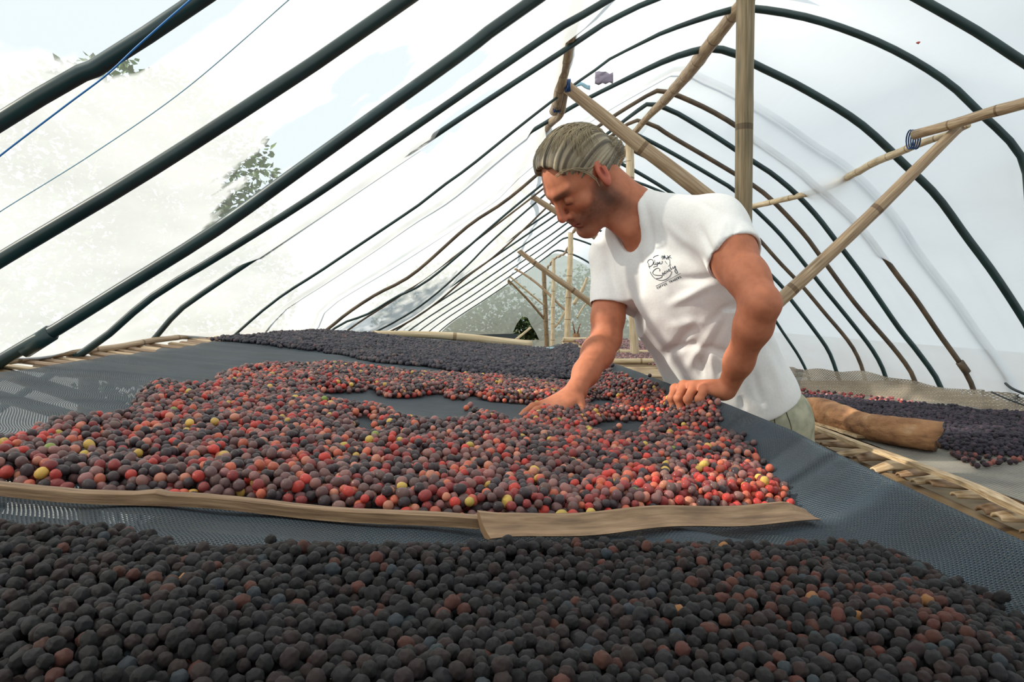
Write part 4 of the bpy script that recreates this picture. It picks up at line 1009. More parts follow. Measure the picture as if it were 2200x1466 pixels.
class Field:
    def __init__(s, lo, hi, h):
        s.lo = np.array(lo, float); s.h = h; s.n = np.ceil((np.array(hi)-s.lo)/h).astype(int)+1
        s.F = np.full(s.n, .08, np.float32)
    def box(s, lo, hi):
        a = np.clip(np.floor((np.array(lo)-s.lo)/s.h).astype(int), 0, s.n-1); b = np.clip(np.ceil((np.array(hi)-s.lo)/s.h).astype(int)+1, 1, s.n)
        if np.any(b <= a): return None
        g = [(s.lo[q]+s.h*np.arange(a[q], b[q])).astype(np.float32) for q in range(3)]
        X, Y, Z = np.meshgrid(*g, indexing='ij', sparse=True)
        return (slice(a[0], b[0]), slice(a[1], b[1]), slice(a[2], b[2])), X, Y, Z
    def mix(s, sl, d, k, op):
        A = s.F[sl]
        if op == 'sub': d = -d; h = np.maximum(k-np.abs(A-d), 0)/k; s.F[sl] = np.maximum(A, d)+h*h*k*.25
        else: h = np.maximum(k-np.abs(A-d), 0)/k; s.F[sl] = np.minimum(A, d)-h*h*k*.25
    def cap(s, a, b, ra, rb=None, k=.01, op='add'):
        rb = ra if rb is None else rb; a = np.array(a, float); b = np.array(b, float); R = max(ra, rb)+k+s.h*2
        r = s.box(np.minimum(a, b)-R, np.maximum(a, b)+R)
        if r is None: return
        sl, X, Y, Z = r; ab = b-a; L2 = max(float(ab@ab), 1e-9)
        t = np.clip(((X-a[0])*ab[0]+(Y-a[1])*ab[1]+(Z-a[2])*ab[2])/L2, 0, 1)
        d = np.sqrt((X-a[0]-t*ab[0])**2+(Y-a[1]-t*ab[1])**2+(Z-a[2]-t*ab[2])**2)-(ra+(rb-ra)*t)
        s.mix(sl, d, k, op)
    def ell(s, c, rad, axes=None, k=.01, op='add'):
        c = np.array(c, float); rad = np.array(rad, float); R = rad.max()+k+s.h*2
        r = s.box(c-R, c+R)
        if r is None: return
        sl, X, Y, Z = r; A = np.eye(3) if axes is None else np.array(axes, float)
        q = [((X-c[0])*A[i][0]+(Y-c[1])*A[i][1]+(Z-c[2])*A[i][2]) for i in range(3)]
        k0 = np.sqrt(sum((q[i]/rad[i])**2 for i in range(3)))+1e-6; k1 = np.sqrt(sum((q[i]/rad[i]**2)**2 for i in range(3)))+1e-6
        s.mix(sl, k0*(k0-1)/k1, k, op)
    def half(s, c, n, lo, hi, k=.004):      # cut away the side the normal points to, inside a box
        r = s.box(lo, hi); sl, X, Y, Z = r
        d = (X-c[0])*n[0]+(Y-c[1])*n[1]+(Z-c[2])*n[2]; s.mix(sl, -d, k, 'sub')
    def mesh(s): return surface_nets(s.F, s.lo, s.h)
def to_obj(name, V, Q, mat, parent, cols=None):
    me = bpy.data.meshes.new(name); me.vertices.add(len(V)); me.vertices.foreach_set('co', V.astype(np.float32).ravel())
    me.loops.add(len(Q)*4); me.loops.foreach_set('vertex_index', Q.astype(np.int32).ravel())
    me.polygons.add(len(Q)); me.polygons.foreach_set('loop_start', np.arange(0, len(Q)*4, 4, dtype=np.int32)); me.polygons.foreach_set('loop_total', np.full(len(Q), 4, np.int32))
    me.update(calc_edges=True); me.validate(); me.polygons.foreach_set('use_smooth', [True]*len(me.polygons)); me.materials.append(mat)
    if cols is not None:
        a = me.color_attributes.new('Col', 'FLOAT_COLOR', 'POINT'); a.data.foreach_set('color', np.concatenate([cols, np.ones((len(cols), 1))], 1).astype(np.float32).ravel())
    o = bpy.data.objects.new(name, me); COL.objects.link(o); o.parent = parent; o.matrix_parent_inverse = parent.matrix_world.inverted(); return o
def nrm(v): v = np.array(v, float); return v/np.linalg.norm(v)
def smooth_mesh(V, Q, it=1, f=.5):
    for _ in range(it):
        A = np.zeros_like(V); C = np.zeros(len(V))
        for a, b in ((0, 1), (1, 2), (2, 3), (3, 0)):
            for q in range(3):
                A[:, q] += np.bincount(Q[:, a], V[Q[:, b], q], len(V))+np.bincount(Q[:, b], V[Q[:, a], q], len(V))
            C += np.bincount(Q[:, a], minlength=len(V))+np.bincount(Q[:, b], minlength=len(V))
        V = V*(1-f)+f*A/C[:, None]
    return V
def normals(V, Q):
    n = np.cross(V[Q[:, 2]]-V[Q[:, 0]], V[Q[:, 3]]-V[Q[:, 1]]); Nn = np.zeros_like(V)
    for c_ in range(4):
        for q in range(3): Nn[:, q] += np.bincount(Q[:, c_], n[:, q], len(V))
    return Nn/np.maximum(np.linalg.norm(Nn, axis=1, keepdims=True), 1e-9)
def PW(px, py, Y): return np.array(P(px, py, Y))
def seg2(x, y, ax, ay, bx, by):
    dx, dy = bx-ax, by-ay; t = np.clip(((x-ax)*dx+(y-ay)*dy)/(dx*dx+dy*dy+1e-9), 0, 1)
    return np.hypot(x-ax-t*dx, y-ay-t*dy), t

man = empty('person', (.72, 1.85, 0)); tag(man, 'person with tied back fair hair, white T-shirt and khaki trousers leaning over the cherries', 'person')
# joints
SH_L = PW(1540, 484, 1.56); SH_R = PW(1318, 548, 1.80)
EL_L = PW(1638, 652, 1.37); WR_L = PW(1562, 838, 1.50)
EL_R = PW(1302, 728, 1.74); WR_R = PW(1233, 845, 1.575)
NECK = PW(1364, 450, 1.69); PEL = np.array([.600, 1.80, CH-.275])
MID = (SH_L+SH_R)/2
A_ = nrm(PEL-MID); L_ = SH_L-SH_R; L_ = nrm(L_-A_*(L_@A_)); F_ = np.cross(L_, -A_)
if F_[1] > 0: F_ = -F_
# head frame
hS = nrm([.52, -.85, -.10]); hF0 = np.array([-.53, -.35, -.77]); hF = nrm(hF0-hS*(hF0@hS)); hU = np.cross(hF, hS)
if hU[2] < 0: hU = -hU
HSC = .93
EAR = PW(1296, 374, 1.60)
HO = EAR-HSC*(.076*hS-.012*hF-.004*hU)
def H(s_, f_, u_): return HO+HSC*(s_*hS+f_*hF+u_*hU)
HA = [hS, hF, hU]
def sym(fn):
    for sg in (1, -1): fn(sg)
h = .0021
B = Field((-.06, 1.20, CH-.30), (.66, 1.98, CH+.42), h)
# torso core (under the shirt)
B.ell(MID+A_*.12+F_*.0, (.14, .085, .17), [L_, F_, A_], .03)
B.cap(SH_L, SH_R, .045, .045, .04); B.cap(NECK, MID+A_*.05, .055, .07, .03)
# neck
B.cap(H(0, -.046, -.045), NECK+A_*.02, .048, .058, .014)
B.cap(H(.045, -.035, -.06), NECK+A_*.05-L_*.0+F_*.045, .012, .015, .025)     # neck muscle
B.cap(H(0, .020, -.085), NECK+F_*.050+A_*.03, .022, .030, .018)
# skull and face
B.ell(H(0, -.018, .040), np.array((.073, .096, .082))*HSC, HA, .012)
B.ell(H(0, .030, .020), np.array((.066, .066, .068))*HSC, HA, .02)
B.ell(H(0, .034, -.045), np.array((.054, .058, .072))*HSC, HA, .02)
sym(lambda g: B.cap(H(g*.051, -.004, -.068), H(g*.016, .078, -.106), .0235, .018, .022))
B.ell(H(0, .083, -.104), np.array((.021, .017, .017)), HA, .014)
sym(lambda g: B.cap(H(g*.012, .090, .030), H(g*.045, .070, .030), .010, .009, .014))     # brow
sym(lambda g: B.ell(H(g*.043, .062, -.018), (.022, .020, .018), HA, .018))                # cheekbone
sym(lambda g: B.ell(H(g*.031, .094, .006), (.017, .012, .012), HA, .008, 'sub'))         # socket
sym(lambda g: B.ell(H(g*.031, .079, .004), (.0135, .0135, .0125), HA, .003))               # lidded eye
sym(lambda g: B.cap(H(g*.020, .0915, -.0035), H(g*.042, .0855, -.003), .0022, .0018, .003))     # lower lashes / lid edge
B.cap(H(0, .090, .022), H(0, .112, -.024), .0075, .0105, .009)                           # nose
B.ell(H(0, .113, -.030), (.011, .011, .010), HA, .006)
sym(lambda g: B.ell(H(g*.0135, .100, -.034), (.007, .009, .007), HA, .005))
sym(lambda g: B.ell(H(g*.006, .108, -.041), (.0028, .004, .003), HA, .002, 'sub'))
B.ell(H(0, .088, -.058), (.026, .014, .018), HA, .012)                                   # muzzle
B.cap(H(-.018, .094, -.062), H(.018, .094, -.062), .0045, .0045, .005); B.cap(H(0, .100, -.061), H(0, .100, -.0615), .005, .005, .006)
B.cap(H(-.015, .094, -.073), H(.015, .094, -.073), .0052, .0052, .005)
B.cap(H(-.021, .097, -.0675), H(.021, .097, -.0675), .0018, .0018, .003, 'sub')
# ears
for g in (1, -1):
    ex = nrm(hF*.35*-1+hS*g*.9); ea = nrm(hU+hF*-.22); eb = np.cross(ex, ea)
    c = H(g*.076, -.014, .002)
    B.ell(c, (.008, .020, .035), [ex, eb, ea], .006); B.ell(c-ea*.024-ex*.001, (.007, .011, .013), [ex, eb, ea], .006)
    B.ell(c+ex*.008+ea*.004, (.008, .0135, .0245), [ex, eb, ea], .003, 'sub'); B.cap(c+ex*.003-eb*.002-ea*.004, c+ex*.004+ea*.012, .0025, .002, .004)
# arms
def limb(pts, rr, k=.02):
    for (a, b, ra, rb) in zip(pts, pts[1:], rr, rr[1:]): B.cap(a, b, ra, rb, k)
up = EL_L-SH_L; fo = WR_L-EL_L
limb([SH_L, SH_L+up*.35, SH_L+up*.7, EL_L], [.052, .046, .039, .0325], .03)
limb([EL_L, EL_L+fo*.25, EL_L+fo*.65, WR_L], [.0325, .0345, .0275, .0205], .022)
B.ell(SH_L+up*.45+np.array([-.01, 0, 0]), (.035, .035, .06), None, .03)
B.cap(SH_L+(EL_L-SH_L)*.82, EL_L+(WR_L-EL_L)*.22, .027, .027, .02)
up = EL_R-SH_R; fo = WR_R-EL_R
limb([SH_R, SH_R+up*.4, SH_R+up*.75, EL_R], [.050, .043, .038, .036], .025)
limb([EL_R, EL_R+fo*.28, EL_R+fo*.65, WR_R], [.035, .0375, .0285, .0205], .02)
# his right hand, flat on the heap
hd = nrm([-.62, -.78, -.06]); hl = nrm([.76, -.62, -.18]); hn = nrm(np.cross(hd, hl))
if hn[2] < 0: hn = -hn
W0 = WR_R
def RH(a, b, c=0): return W0+hd*a+hl*b+hn*c
B.cap(RH(-.01, 0), RH(.03, .0, -.012), .0205, .018, .02)
for b_, e in ((.027, .088), (.009, .092), (-.009, .088), (-.026, .080)):
    B.cap(RH(.015, b_*.7, -.012), RH(e, b_, -.022), .0155, .0115, .012)
for b_, s0, ln in ((.030, .088, .078), (.010, .092, .088), (-.010, .088, .082), (-.029, .080, .066)):
    q = [RH(s0, b_, -.022), RH(s0+ln*.42, b_*1.15, -.022), RH(s0+ln*.74, b_*1.25, -.032), RH(s0+ln, b_*1.3, -.041)]
    for (p0, p1, r0, r1) in zip(q, q[1:], (.0098, .0090, .0082), (.0090, .0080, .0066)): B.cap(p0, p1, r0, r1, .003)
q = [RH(.012, .020, -.014), RH(.034, .044, -.026), RH(.052, .060, -.034), RH(.068, .066, -.040)]
for (p0, p1, r0, r1) in zip(q, q[1:], (.017, .0135, .0112), (.0135, .011, .0085)): B.cap(p0, p1, r0, r1, .006)
# his left hand, gripping the rim
Wl = WR_L
kn = [PW(1451, 836, 1.585), PW(1469, 829, 1.555), PW(1491, 831, 1.525), PW(1514, 838, 1.495)]      # index .. little
pip = [PW(1443, 856, 1.56), PW(1457, 856, 1.515), PW(1478, 858, 1.49), PW(1503, 858, 1.465)]
dip = [PW(1447, 872, 1.56), PW(1463, 876, 1.515), PW(1485, 875, 1.49), PW(1507, 872, 1.47)]
tip = [PW(1456, 882, 1.57), PW(1473, 888, 1.53), PW(1493, 886, 1.505), PW(1513, 881, 1.485)]
pc = [Wl+np.array([0, .012, 0]), Wl+np.array([0, .004, .002]), Wl+np.array([0, -.004, 0]), Wl+np.array([0, -.012, -.004])]
for i in range(4):
    B.cap(pc[i]*.75+kn[i]*.25, kn[i], .017, .0118, .014)
    B.ell(kn[i], (.0125,)*3, None, .004)
    B.cap(kn[i], pip[i], .0105, .0098, .004); B.cap(pip[i], dip[i], .0096, .0088, .003); B.cap(dip[i], tip[i], .0086, .0070, .003)
    B.ell(pip[i], (.0102,)*3, None, .003)
q = [Wl+np.array([-.02, .02, -.004]), PW(1500, 846, 1.60), PW(1478, 856, 1.625), PW(1462, 862, 1.63)]
for (p0, p1, r0, r1) in zip(q, q[1:], (.017, .0135, .011), (.0135, .0112, .0085)): B.cap(p0, p1, r0, r1, .006)
V, Q = B.mesh(); V = smooth_mesh(V, Q, 2, .5)
# skin colours
loc = (V-HO)@np.array(HA).T/HSC        # s, f, u
skin = np.array(lin((180, 112, 82))); Cc = np.tile(skin, (len(V), 1))
s_, f_, u_ = np.abs(loc[:, 0]), loc[:, 1], loc[:, 2]
head = (np.linalg.norm(V-HO, axis=1) < .17)
def blend(mask, c, a):
    global Cc
    w = (mask*a)[:, None]; Cc = Cc*(1-w)+np.array(lin(c))*w
nz = np.array([noise.noise(Vector(tuple(p*160))) for p in V[head]]); nzz = np.zeros(len(V)); nzz[head] = nz
sg = lambda x, e: 1/(1+np.exp(-np.clip(x/e, -30, 30)))
# beard: jaw, chin, upper lip, side of cheek up to the ear
line = -.036-.05*np.clip(.07-s_, 0, 1)*0+.02*nzz
beard = head*sg(-.032+.004*nzz-.26*np.clip(f_-.05, 0, .06)-u_, .006)*sg(f_-(-.020), .006)*sg(u_+.128, .006)*(1-sg(-(u_+.10)-(.03-f_)*.3, .01)*.6)
side = head*sg(.021-np.abs(f_-.016), .004)*sg(-u_-.012, .008)*sg(s_-.046, .005)*sg(u_+.088, .004)
mouth = sg(.016-s_, .003)*sg(.0095-np.abs(u_+.068), .002)*sg(f_-.085, .003)
blend(np.maximum(beard*(.72+.10*nzz), side*.86), (52, 40, 34), 1.0)
blend(head*mouth, (164, 92, 78), .85)
blend(head*sg(.0085-np.abs(u_-.025-.12*np.clip(s_-.02, -.02, .03)), .002)*sg(s_-.010, .003)*sg(.052-s_, .003)*sg(f_-.06, .004), (80, 56, 42), .85)   # brows, painted wide to put shade into the eye sockets too
blend(head*sg(.0036-np.abs(u_+.0025), .0012)*sg(.013-np.abs(s_-.031), .002)*sg(f_-.078, .003), (60, 40, 34), .8)    # lashes, thickened to add to the painted socket shade
blend(head*sg(.012-np.hypot(f_-.115, u_+.03), .006), (206, 116, 96), .5)      # nose tip
blend(head*sg(s_-.068, .003)*sg(.036-np.hypot(f_+.014, u_-.002), .006), (206, 108, 88), .7); blend(head*sg(s_-.068, .003)*sg(.012-np.hypot((f_+.012)*1.2, (u_-.0)*.8), .003), (120, 44, 34), .75)           # ears
body = to_obj('body', V, Q, M['skin'], man, np.clip(Cc, 0, 1))
body['label'] = 'tanned skin of head, neck, arms and hands with a short dark beard'

# ---- hair
h2 = .0022
Hf = Field(HO-.19, HO+.19, h2)
Hf.ell(H(0, -.020, .040), np.array((.0795, .102, .0865))*HSC, HA, .01)
Hf.ell(H(0, .028, .078), np.array((.055, .046, .024))*HSC, HA, .03)                   # volume over the forehead
Hf.ell(H(-.01, -.0, .096), np.array((.058, .058, .026))*HSC, HA, .03)
Hf.cap(H(0, -.09, -.02), H(0, -.078, -.055), .035, .022, .03)
# uncover the face, ear and neck
Hf.ell(H(0, .102, .010), np.array((.074, .076, .104))*HSC, HA, .006, 'sub')
Hf.ell(H(0, .085, -.10), np.array((.10, .10, .10))*HSC, HA, .006, 'sub')
for g in (1, -1):
    Hf.ell(H(g*.078, -.008, -.020), np.array((.030, .024, .045))*HSC, HA, .006, 'sub')
    Hf.ell(H(g*.085, .050, -.035), np.array((.040, .036, .055))*HSC, HA, .008, 'sub')
# bun
bc = H(.012, -.118, -.012); Hf.ell(bc, np.array((.030, .026, .030)), HA, .008); Hf.ell(bc+hF*-.004, (.008, .03, .008), HA, .006, 'sub')
Vh, Qh = Hf.mesh(); Vh = smooth_mesh(Vh, Qh, 2)
Nh = normals(Vh, Qh); lh = (Vh-HO)@np.array(HA).T/HSC
# strands sweep from the hairline back to the bun
bl = np.array([.012, -.118, -.012]); vb = lh-bl; dist = np.linalg.norm(vb, axis=1)+1e-6
ang = np.arctan2(vb[:, 0], vb[:, 2]+.0); ang2 = np.arctan2(np.hypot(vb[:, 0], vb[:, 2]), vb[:, 1])
st_ = np.array([noise.noise(Vector((a*9, d*7, 0)))+.6*noise.noise(Vector((a*26, d*9, 3))) for a, d in zip(ang, dist)])
Vh = Vh+Nh*(.0055*st_)[:, None]
c1, c2, c3 = np.array(lin((58, 50, 40))), np.array(lin((112, 100, 80))), np.array(lin((172, 160, 134)))
w = np.clip(.5+.9*np.array([noise.noise(Vector((a*14, d*5, 9)))+.5*noise.noise(Vector((a*40, d*8, 5))) for a, d in zip(ang, dist)]), 0, 1)[:, None]
Ch = np.where(w < .5, c1*(1-2*w)+c2*2*w, c2*(2-2*w)+c3*(2*w-1))
hair = to_obj('hair', Vh, Qh, M['hair'], man, Ch); hair['label'] = 'swept back dark blond hair tied in a small bun'
# loose locks as fine strands, one mesh
mb = MB(); lockc = []
bv = BVHTree.FromPolygons([tuple(v) for v in Vh], [tuple(q) for q in Qh])
rr_ = random.Random(3)
for i in range(300):
    th = rr_.uniform(-1.9, 1.9); bk = rr_.random()**2*.07; a = Vector(tuple(H(math.sin(th)*.075, .06-.05*abs(math.sin(th))-bk, .03+.095*math.cos(th*.7)))); e = Vector(tuple(bc+.02*np.array([rr_.gauss(0, 1), rr_.gauss(0, 1), rr_.gauss(0, 1)])*.5))
    pts = []
    for j in range(12):
        t = j/11; p = a.lerp(e, t)+Vector(tuple(hU*(.06*math.sin(math.pi*t))))
        q_, n_, _, _ = bv.find_nearest(p); pts.append(q_+n_*(.0012+.0015*rr_.random()))
    mb.tube(pts, [.0007*math.sin(math.pi*min(1, .12+.83*j/11)) for j in range(12)], 4, caps=False)
for (pts) in ([(.040, .075, .075), (.060, .060, .078), (.079, .035, .055), (.084, .018, .020), (.080, .020, -.012)], [(.045, .070, .072), (.066, .050, .070), (.082, .028, .040), (.083, .015, .005)], [(.05, .06, .07), (.074, .04, .066), (.084, .018, .040), (.086, -.002, .036)]):
    for k_ in range(3):
        mb.tube(resample([tuple(H(*(np.array(p)+.0016*np.array([rr_.gauss(0, 1), rr_.gauss(0, 1), rr_.gauss(0, 1)])))) for p in pts], 14), .0007, 4, caps=False)
for i in range(26):     # wisps at the nape and bun
    a = np.array([rr_.uniform(-.03, .05), -.09-rr_.uniform(0, .02), rr_.uniform(-.06, .0)]); b = a+np.array([rr_.gauss(0, .008), -.016-rr_.random()*.012, rr_.gauss(-.008, .008)])
    mb.tube([tuple(H(*a)), tuple(H(*((a+b)/2+.003))), tuple(H(*b))], .0007, 4, caps=False)
lk = mb.build('hair_strands', simple_mat('hair_strand', lin((150, 136, 108)), .5, .5), hair); lk['label'] = 'fine fair strands sweeping back and one curl in front of the ear'; lk['kind'] = 'stuff'

# ---- T-shirt
Sf = Field((.14, 1.34, CH-.42), (.86, 2.04, CH+.36), .0036)
TA = [L_, F_, A_]
Sf.ell(MID+A_*.13+F_*.005, (.180, .118, .19), TA, .03)
Sf.ell(MID+A_*.27+F_*.0, (.158, .112, .20), TA, .05)
Sf.ell(MID+A_*.42+F_*.004, (.150, .112, .18), TA, .06)
Sf.ell(MID+A_*.50+F_*.0, (.154, .118, .16), TA, .06)
Sf.cap(SH_L, NECK+A_*.015, .062, .058, .04); Sf.cap(SH_R, NECK+A_*.015, .055, .05, .04)
uL = EL_L-SH_L; uR = EL_R-SH_R
Sf.cap(SH_L, SH_L+uL*.60, .062, .064, .035); Sf.cap(SH_R, SH_R+uR*.75, .054, .050, .035)
BIG = .6
# cuffs cut square, hollow inside
eL = SH_L+uL*.44; nL = nrm(uL+np.array([.03, 0, .02])); eR = SH_R+uR*.62; nR = nrm(uR)
Sf.half(eL, nL, eL-.11, eL+.11); Sf.half(eR, nR, eR-.075, eR+.075)
Sf.cap(eL-nL*.03, eL+nL*.04, .052, .060, .004, 'sub'); Sf.cap(eR-nR*.02, eR+nR*.03, .043, .045, .004, 'sub')
# hem
hm = MID+A_*.475; hn_ = nrm(A_+np.array([0, 0, -.35])*.6); 
Sf.half(hm, hn_, hm-.33, hm+.36, .003)
Sf.ell(hm+A_*.01, (.150, .112, .05), TA, .01, 'sub')
# neck hole
Sf.cap(NECK+A_*.022, H(0, -.03, -.05), .060, .068, .006, 'sub')
Sf.cap(NECK+F_*.05+A_*.045, NECK+F_*.07-A_*.06, .040, .05, .008, 'sub')
Vs, Qs = Sf.mesh(); Vs = smooth_mesh(Vs, Qs, 2); Ns = normals(Vs, Qs)
px = CX+Vs[:, 0]/Vs[:, 1]*FPX; py = HY-(Vs[:, 2]-CH)/Vs[:, 1]*FPX
disp = np.array([.0035*noise.noise(Vector(tuple(p*9)))+.0016*noise.noise(Vector(tuple(p*26))) for p in Vs])
folds = [  # x1,y1,x2,y2, amplitude, width px
 (1545, 585, 1470, 520, -.007, 9), (1540, 600, 1450, 600, -.006, 9), (1530, 610, 1430, 660, .006, 10), (1545, 575, 1500, 480, -.006, 8), (1550, 590, 1420, 470, .005, 9), (1590, 640, 1520, 700, -.006, 10),
 (1500, 690, 1420, 780, -.006, 10), (1540, 700, 1470, 800, .007, 12), (1575, 660, 1500, 790, -.006, 9), (1570, 760, 1480, 740, -.005, 9), (1420, 760, 1510, 735, -.006, 9), (1440, 700, 1520, 690, .004, 10),
 (1400, 500, 1440, 640, .004, 10), (1385, 430, 1410, 560, -.004, 8), (1370, 520, 1375, 640, -.004, 9), (1295, 540, 1330, 650, -.005, 8), (1310, 510, 1335, 620, .005, 8), (1620, 800, 1640, 880, -.005, 9), (1660, 760, 1680, 860, .005, 10), (1590, 850, 1600, 885, -.004, 8),
 (1560, 470, 1530, 560, .005, 9), (1585, 480, 1560, 560, -.004, 8), (1500, 430, 1570, 470, -.004, 8), (1640, 700, 1690, 820, -.004, 12), (1525, 745, 1535, 820, .005, 8), (1500, 760, 1510, 815, -.005, 7)]
vis = np.clip(-Ns[:, 1]*2+.3, 0, 1)
for (x1, y1, x2, y2, am, wd_) in folds:
    d_, t_ = seg2(px, py, x1, y1, x2, y2); disp += vis*am*np.exp(-(d_/wd_)**2)*np.sin(np.pi*np.clip(t_*.9+.08, 0, 1))
Vs = Vs+Ns*disp[:, None]
shirt = to_obj('t_shirt', Vs, Qs, M['cotton'], man); shirt['label'] = 'plain white short sleeved cotton T-shirt with a dark chest print'

# print, laid on the cloth
sbv = BVHTree.FromPolygons([tuple(v) for v in Vs], [tuple(q) for q in Qs])
def zz(u, v): return 1360+u*140/1710, 520+v*120/1466
strokes = [  # traced lines: loop, cap, letters of Palm, Society, rule
 ([(380, 550), (400, 490), (450, 460), (500, 462), (530, 500), (530, 560), (500, 610), (440, 650), (410, 650)], 13), ([(400, 550), (420, 620), (440, 700)], 10), ([(530, 420), (580, 375), (670, 352)], 14),
 ([(560, 520), (545, 580), (560, 600), (600, 570), (605, 530), (610, 600), (640, 590)], 12), ([(570, 470), (575, 520)], 11), ([(530, 665), (600, 640), (640, 630), (635, 560), (650, 530)], 12), ([(650, 600), (665, 540), (680, 580), (700, 520), (710, 575), (740, 575), (765, 545), (765, 500)], 12),
 ([(700, 770), (705, 720), (670, 690), (610, 700), (540, 760), (520, 820), (570, 865), (680, 878), (760, 880), (760, 920), (700, 950), (610, 960)], 14),
 ([(780, 880), (770, 830), (790, 810), (810, 840), (800, 880)], 13), ([(860, 770), (830, 780), (825, 830), (860, 820), (880, 790)], 12), ([(885, 740), (895, 790), (925, 770)], 12), ([(925, 770), (930, 720), (955, 720), (950, 750), (970, 770), (990, 740)], 12), ([(975, 640), (985, 700), (1000, 720), (1030, 690)], 13), ([(920, 640), (1000, 600)], 9), ([(1040, 650), (1050, 690), (1080, 680), (1100, 630), (1120, 700), (1160, 780), (1160, 820), (1120, 810), (1100, 760), (1110, 710)], 14),
 ([(455, 780), (490, 860), (570, 950), (680, 1000), (790, 1005), (900, 960), (980, 880), (1020, 770)], 13), ([(600, 1160), (900, 1010), (1250, 825)], 9),
 # two little palms
 ([(840, 500), (870, 550), (900, 580)], 8), ([(960, 540), (970, 580), (950, 610)], 10), ([(840, 390), (800, 370), (740, 375)], 12), ([(840, 390), (780, 400), (740, 420)], 12), ([(840, 390), (800, 420), (765, 460)], 12), ([(840, 390), (820, 430), (825, 450)], 11), ([(840, 390), (860, 420), (880, 460)], 12), ([(840, 390), (830, 360), (815, 345)], 11),
 ([(930, 400), (960, 370), (985, 355)], 12), ([(930, 400), (980, 410), (1010, 430)], 12), ([(930, 400), (900, 410), (880, 460)], 12), ([(930, 400), (920, 430), (925, 465)], 11), ([(930, 400), (910, 375), (900, 355)], 11), ([(930, 400), (960, 470), (970, 540)], 8)]
def put_text(txt, x0, y0, x1, y1, hgt):
    F5 = {'C': [[(1, .8), (.6, 1), (.1, .7), (.1, .3), (.6, 0), (1, .2)]], 'O': [[(.5, 1), (.1, .6), (.1, .3), (.5, 0), (.9, .4), (.9, .7), (.5, 1)]], 'F': [[(.1, 0), (.1, 1), (.9, 1)], [(.1, .5), (.7, .5)]], 'E': [[(.9, 1), (.1, 1), (.1, 0), (.9, 0)], [(.1, .5), (.7, .5)]], 'T': [[(.5, 0), (.5, 1)], [(0, 1), (1, 1)]], 'R': [[(.1, 0), (.1, 1), (.8, .9), (.8, .6), (.1, .5), (.9, 0)]], 'A': [[(0, 0), (.5, 1), (1, 0)], [(.2, .4), (.8, .4)]], 'D': [[(.1, 0), (.1, 1), (.7, .9), (.9, .5), (.7, .1), (.1, 0)]], 'S': [[(.9, .9), (.3, 1), (.1, .75), (.9, .35), (.7, 0), (.1, .1)]], ' ': []}
    d = np.array([x1-x0, y1-y0], float); n = len(txt); e = d/n; u_ = d/np.linalg.norm(d); up_ = np.array([u_[1], -u_[0]])
    for i, chh in enumerate(txt):
        o_ = np.array([x0, y0])+e*i
        for s__ in F5[chh]: strokes.append(([tuple(o_+e*.72*a+up_*hgt*b) for a, b in s__], 10))
put_text('COFFEE TRADERS', 640, 1235, 1280, 930, 48)
mb = MB()
def hit(u, v):
    x, y = zz(u, v); d = Vector(((x-CX)/FPX, 1, (HY-y)/FPX)); r_ = sbv.ray_cast(Vector((0, 0, CH)), d.normalized()); return (r_[0], r_[1]) if r_[0] else None
for pts, w in strokes:
    fine = [(p.x, p.y) for p in resample([(a, b, 0) for a, b in pts], max(4, len(pts)*4))]; q = [hit(*p) for p in fine]
    if any(x is None for x in q): continue
    ww = w*.62*140/1710*1.5/FPX
    V_ = []; F_2 = []
    for i, (p, n_) in enumerate(q):
        t = (q[min(i+1, len(q)-1)][0]-q[max(i-1, 0)][0]); t = t.normalized() if t.length > 1e-9 else Vector((1, 0, 0)); s2 = t.cross(n_).normalized()
        V_ += [p+s2*ww+n_*.0006, p-s2*ww+n_*.0006]
        if i: F_2.append((2*i-2, 2*i, 2*i+1, 2*i-1))
    mb.add(V_, F_2)
pr_ = mb.build('chest_print', M['ink'], shirt, smooth=False); pr_['label'] = 'dark blue script and palm tree print on the left chest'
# ribbed collar
ring = []
for i in range(48):
    a = 2*math.pi*i/48; c_ = NECK+A_*.022-F_*.0
    d = nrm(L_*math.cos(a)+F_*math.sin(a)*1.0-A_*.0); r_ = sbv.ray_cast(Vector(tuple(c_-A_*(.10)+d*.072+F_*.0)), Vector(tuple(nrm(A_+d*.12))))
    if r_[0] is not None and (r_[0]-Vector(tuple(c_))).length < .13: ring.append(r_[0])
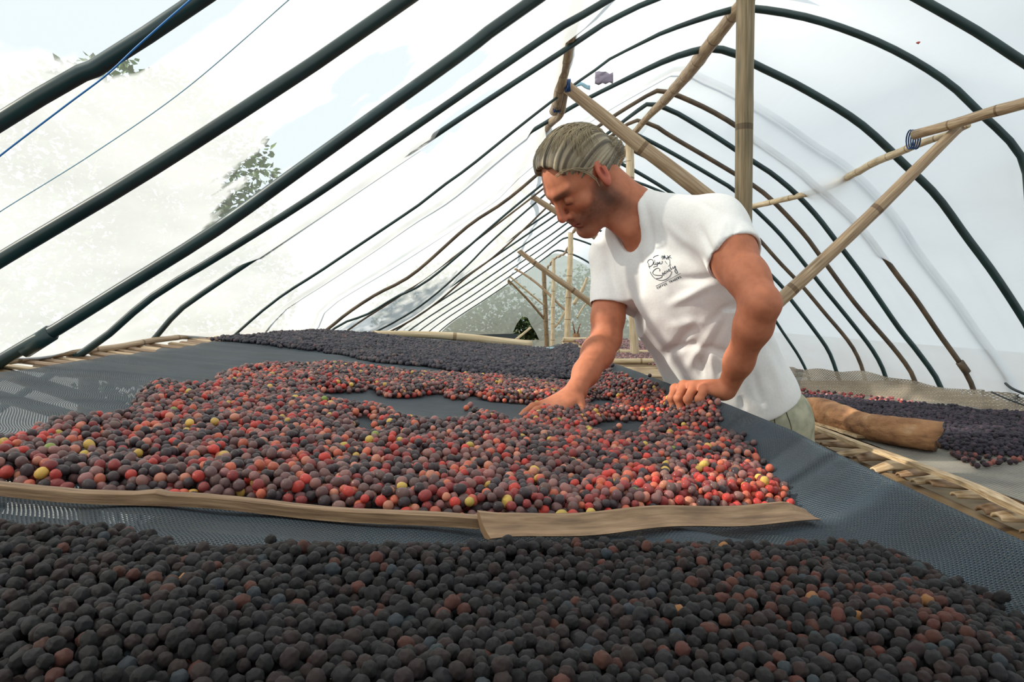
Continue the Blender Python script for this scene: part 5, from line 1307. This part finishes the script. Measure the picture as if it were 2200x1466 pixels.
# ---- trousers
Tf = Field((.40, 1.50, -.02), (1.06, 2.18, CH-.12), .008)
hipL = PEL+L_*.085*np.array([1, 1, 0]); hipR = PEL-L_*.085*np.array([1, 1, 0])
kL = np.array([.66, 1.74, .50]); kR = np.array([.70, 1.98, .50]); aL = np.array([.72, 1.78, .10]); aR = np.array([.76, 2.02, .10])
ctop = PEL+np.array([.0, 0, .10])
Tf.ell(PEL+np.array([.0, 0, .02]), (.126, .105, .15), [nrm(L_*[1, 1, 0]), nrm(F_*[1, 1, 0]), [0, 0, 1]], .03)
Tf.cap(hipL, kL, .092, .068, .03); Tf.cap(hipR, kR, .092, .068, .03); Tf.cap(kL, aL, .068, .058, .03); Tf.cap(kR, aR, .068, .058, .03)
Tf.half(PEL+np.array([0, 0, .15]), [0, 0, 1], PEL-.3, PEL+.3)
Vt, Qt = Tf.mesh(); Vt = smooth_mesh(Vt, Qt, 1); Nt = normals(Vt, Qt)
Vt = Vt+Nt*np.array([.006*noise.noise(Vector((p[0]*14, p[1]*14, p[2]*5)))+.004*noise.noise(Vector(tuple(p*22))) for p in Vt])[:, None]
tr_ = to_obj('trousers', Vt, Qt, M['khaki'], man); tr_['label'] = 'loose pale khaki trousers'
tbv = BVHTree.FromPolygons([tuple(v) for v in Vt], [tuple(q) for q in Qt])
for (pts) in ([(1655, 850), (1662, 890), (1668, 935), (1672, 1000)], [(1690, 835), (1688, 880), (1700, 920), (1705, 990)]):
    q = []
    for p in resample([(a, b, 0) for a, b in pts], 16):
        d = Vector(((p.x-CX)/FPX, 1, (HY-p.y)/FPX)); r_ = tbv.ray_cast(Vector((0, 0, CH)), d.normalized())
        if r_[0]: q.append(r_[0]+r_[1]*.0005)
    if len(q) > 4: mb = MB(); mb.tube(q, .0013, 5); mb.build('seam', M['seam'], tr_)
for a in (aL, aR):
    mb = MB(); mb.tube(resample([(a[0]+.04, a[1]+.02, .055), (a[0], a[1], .06), (a[0]-.09, a[1]-.04, .045), (a[0]-.17, a[1]-.08, .032)], 12), [.03, .042, .048, .05, .05, .048, .047, .046, .045, .043, .038, .022], 12, flat=.75); mb.build('shoe', M['shoe'], man)
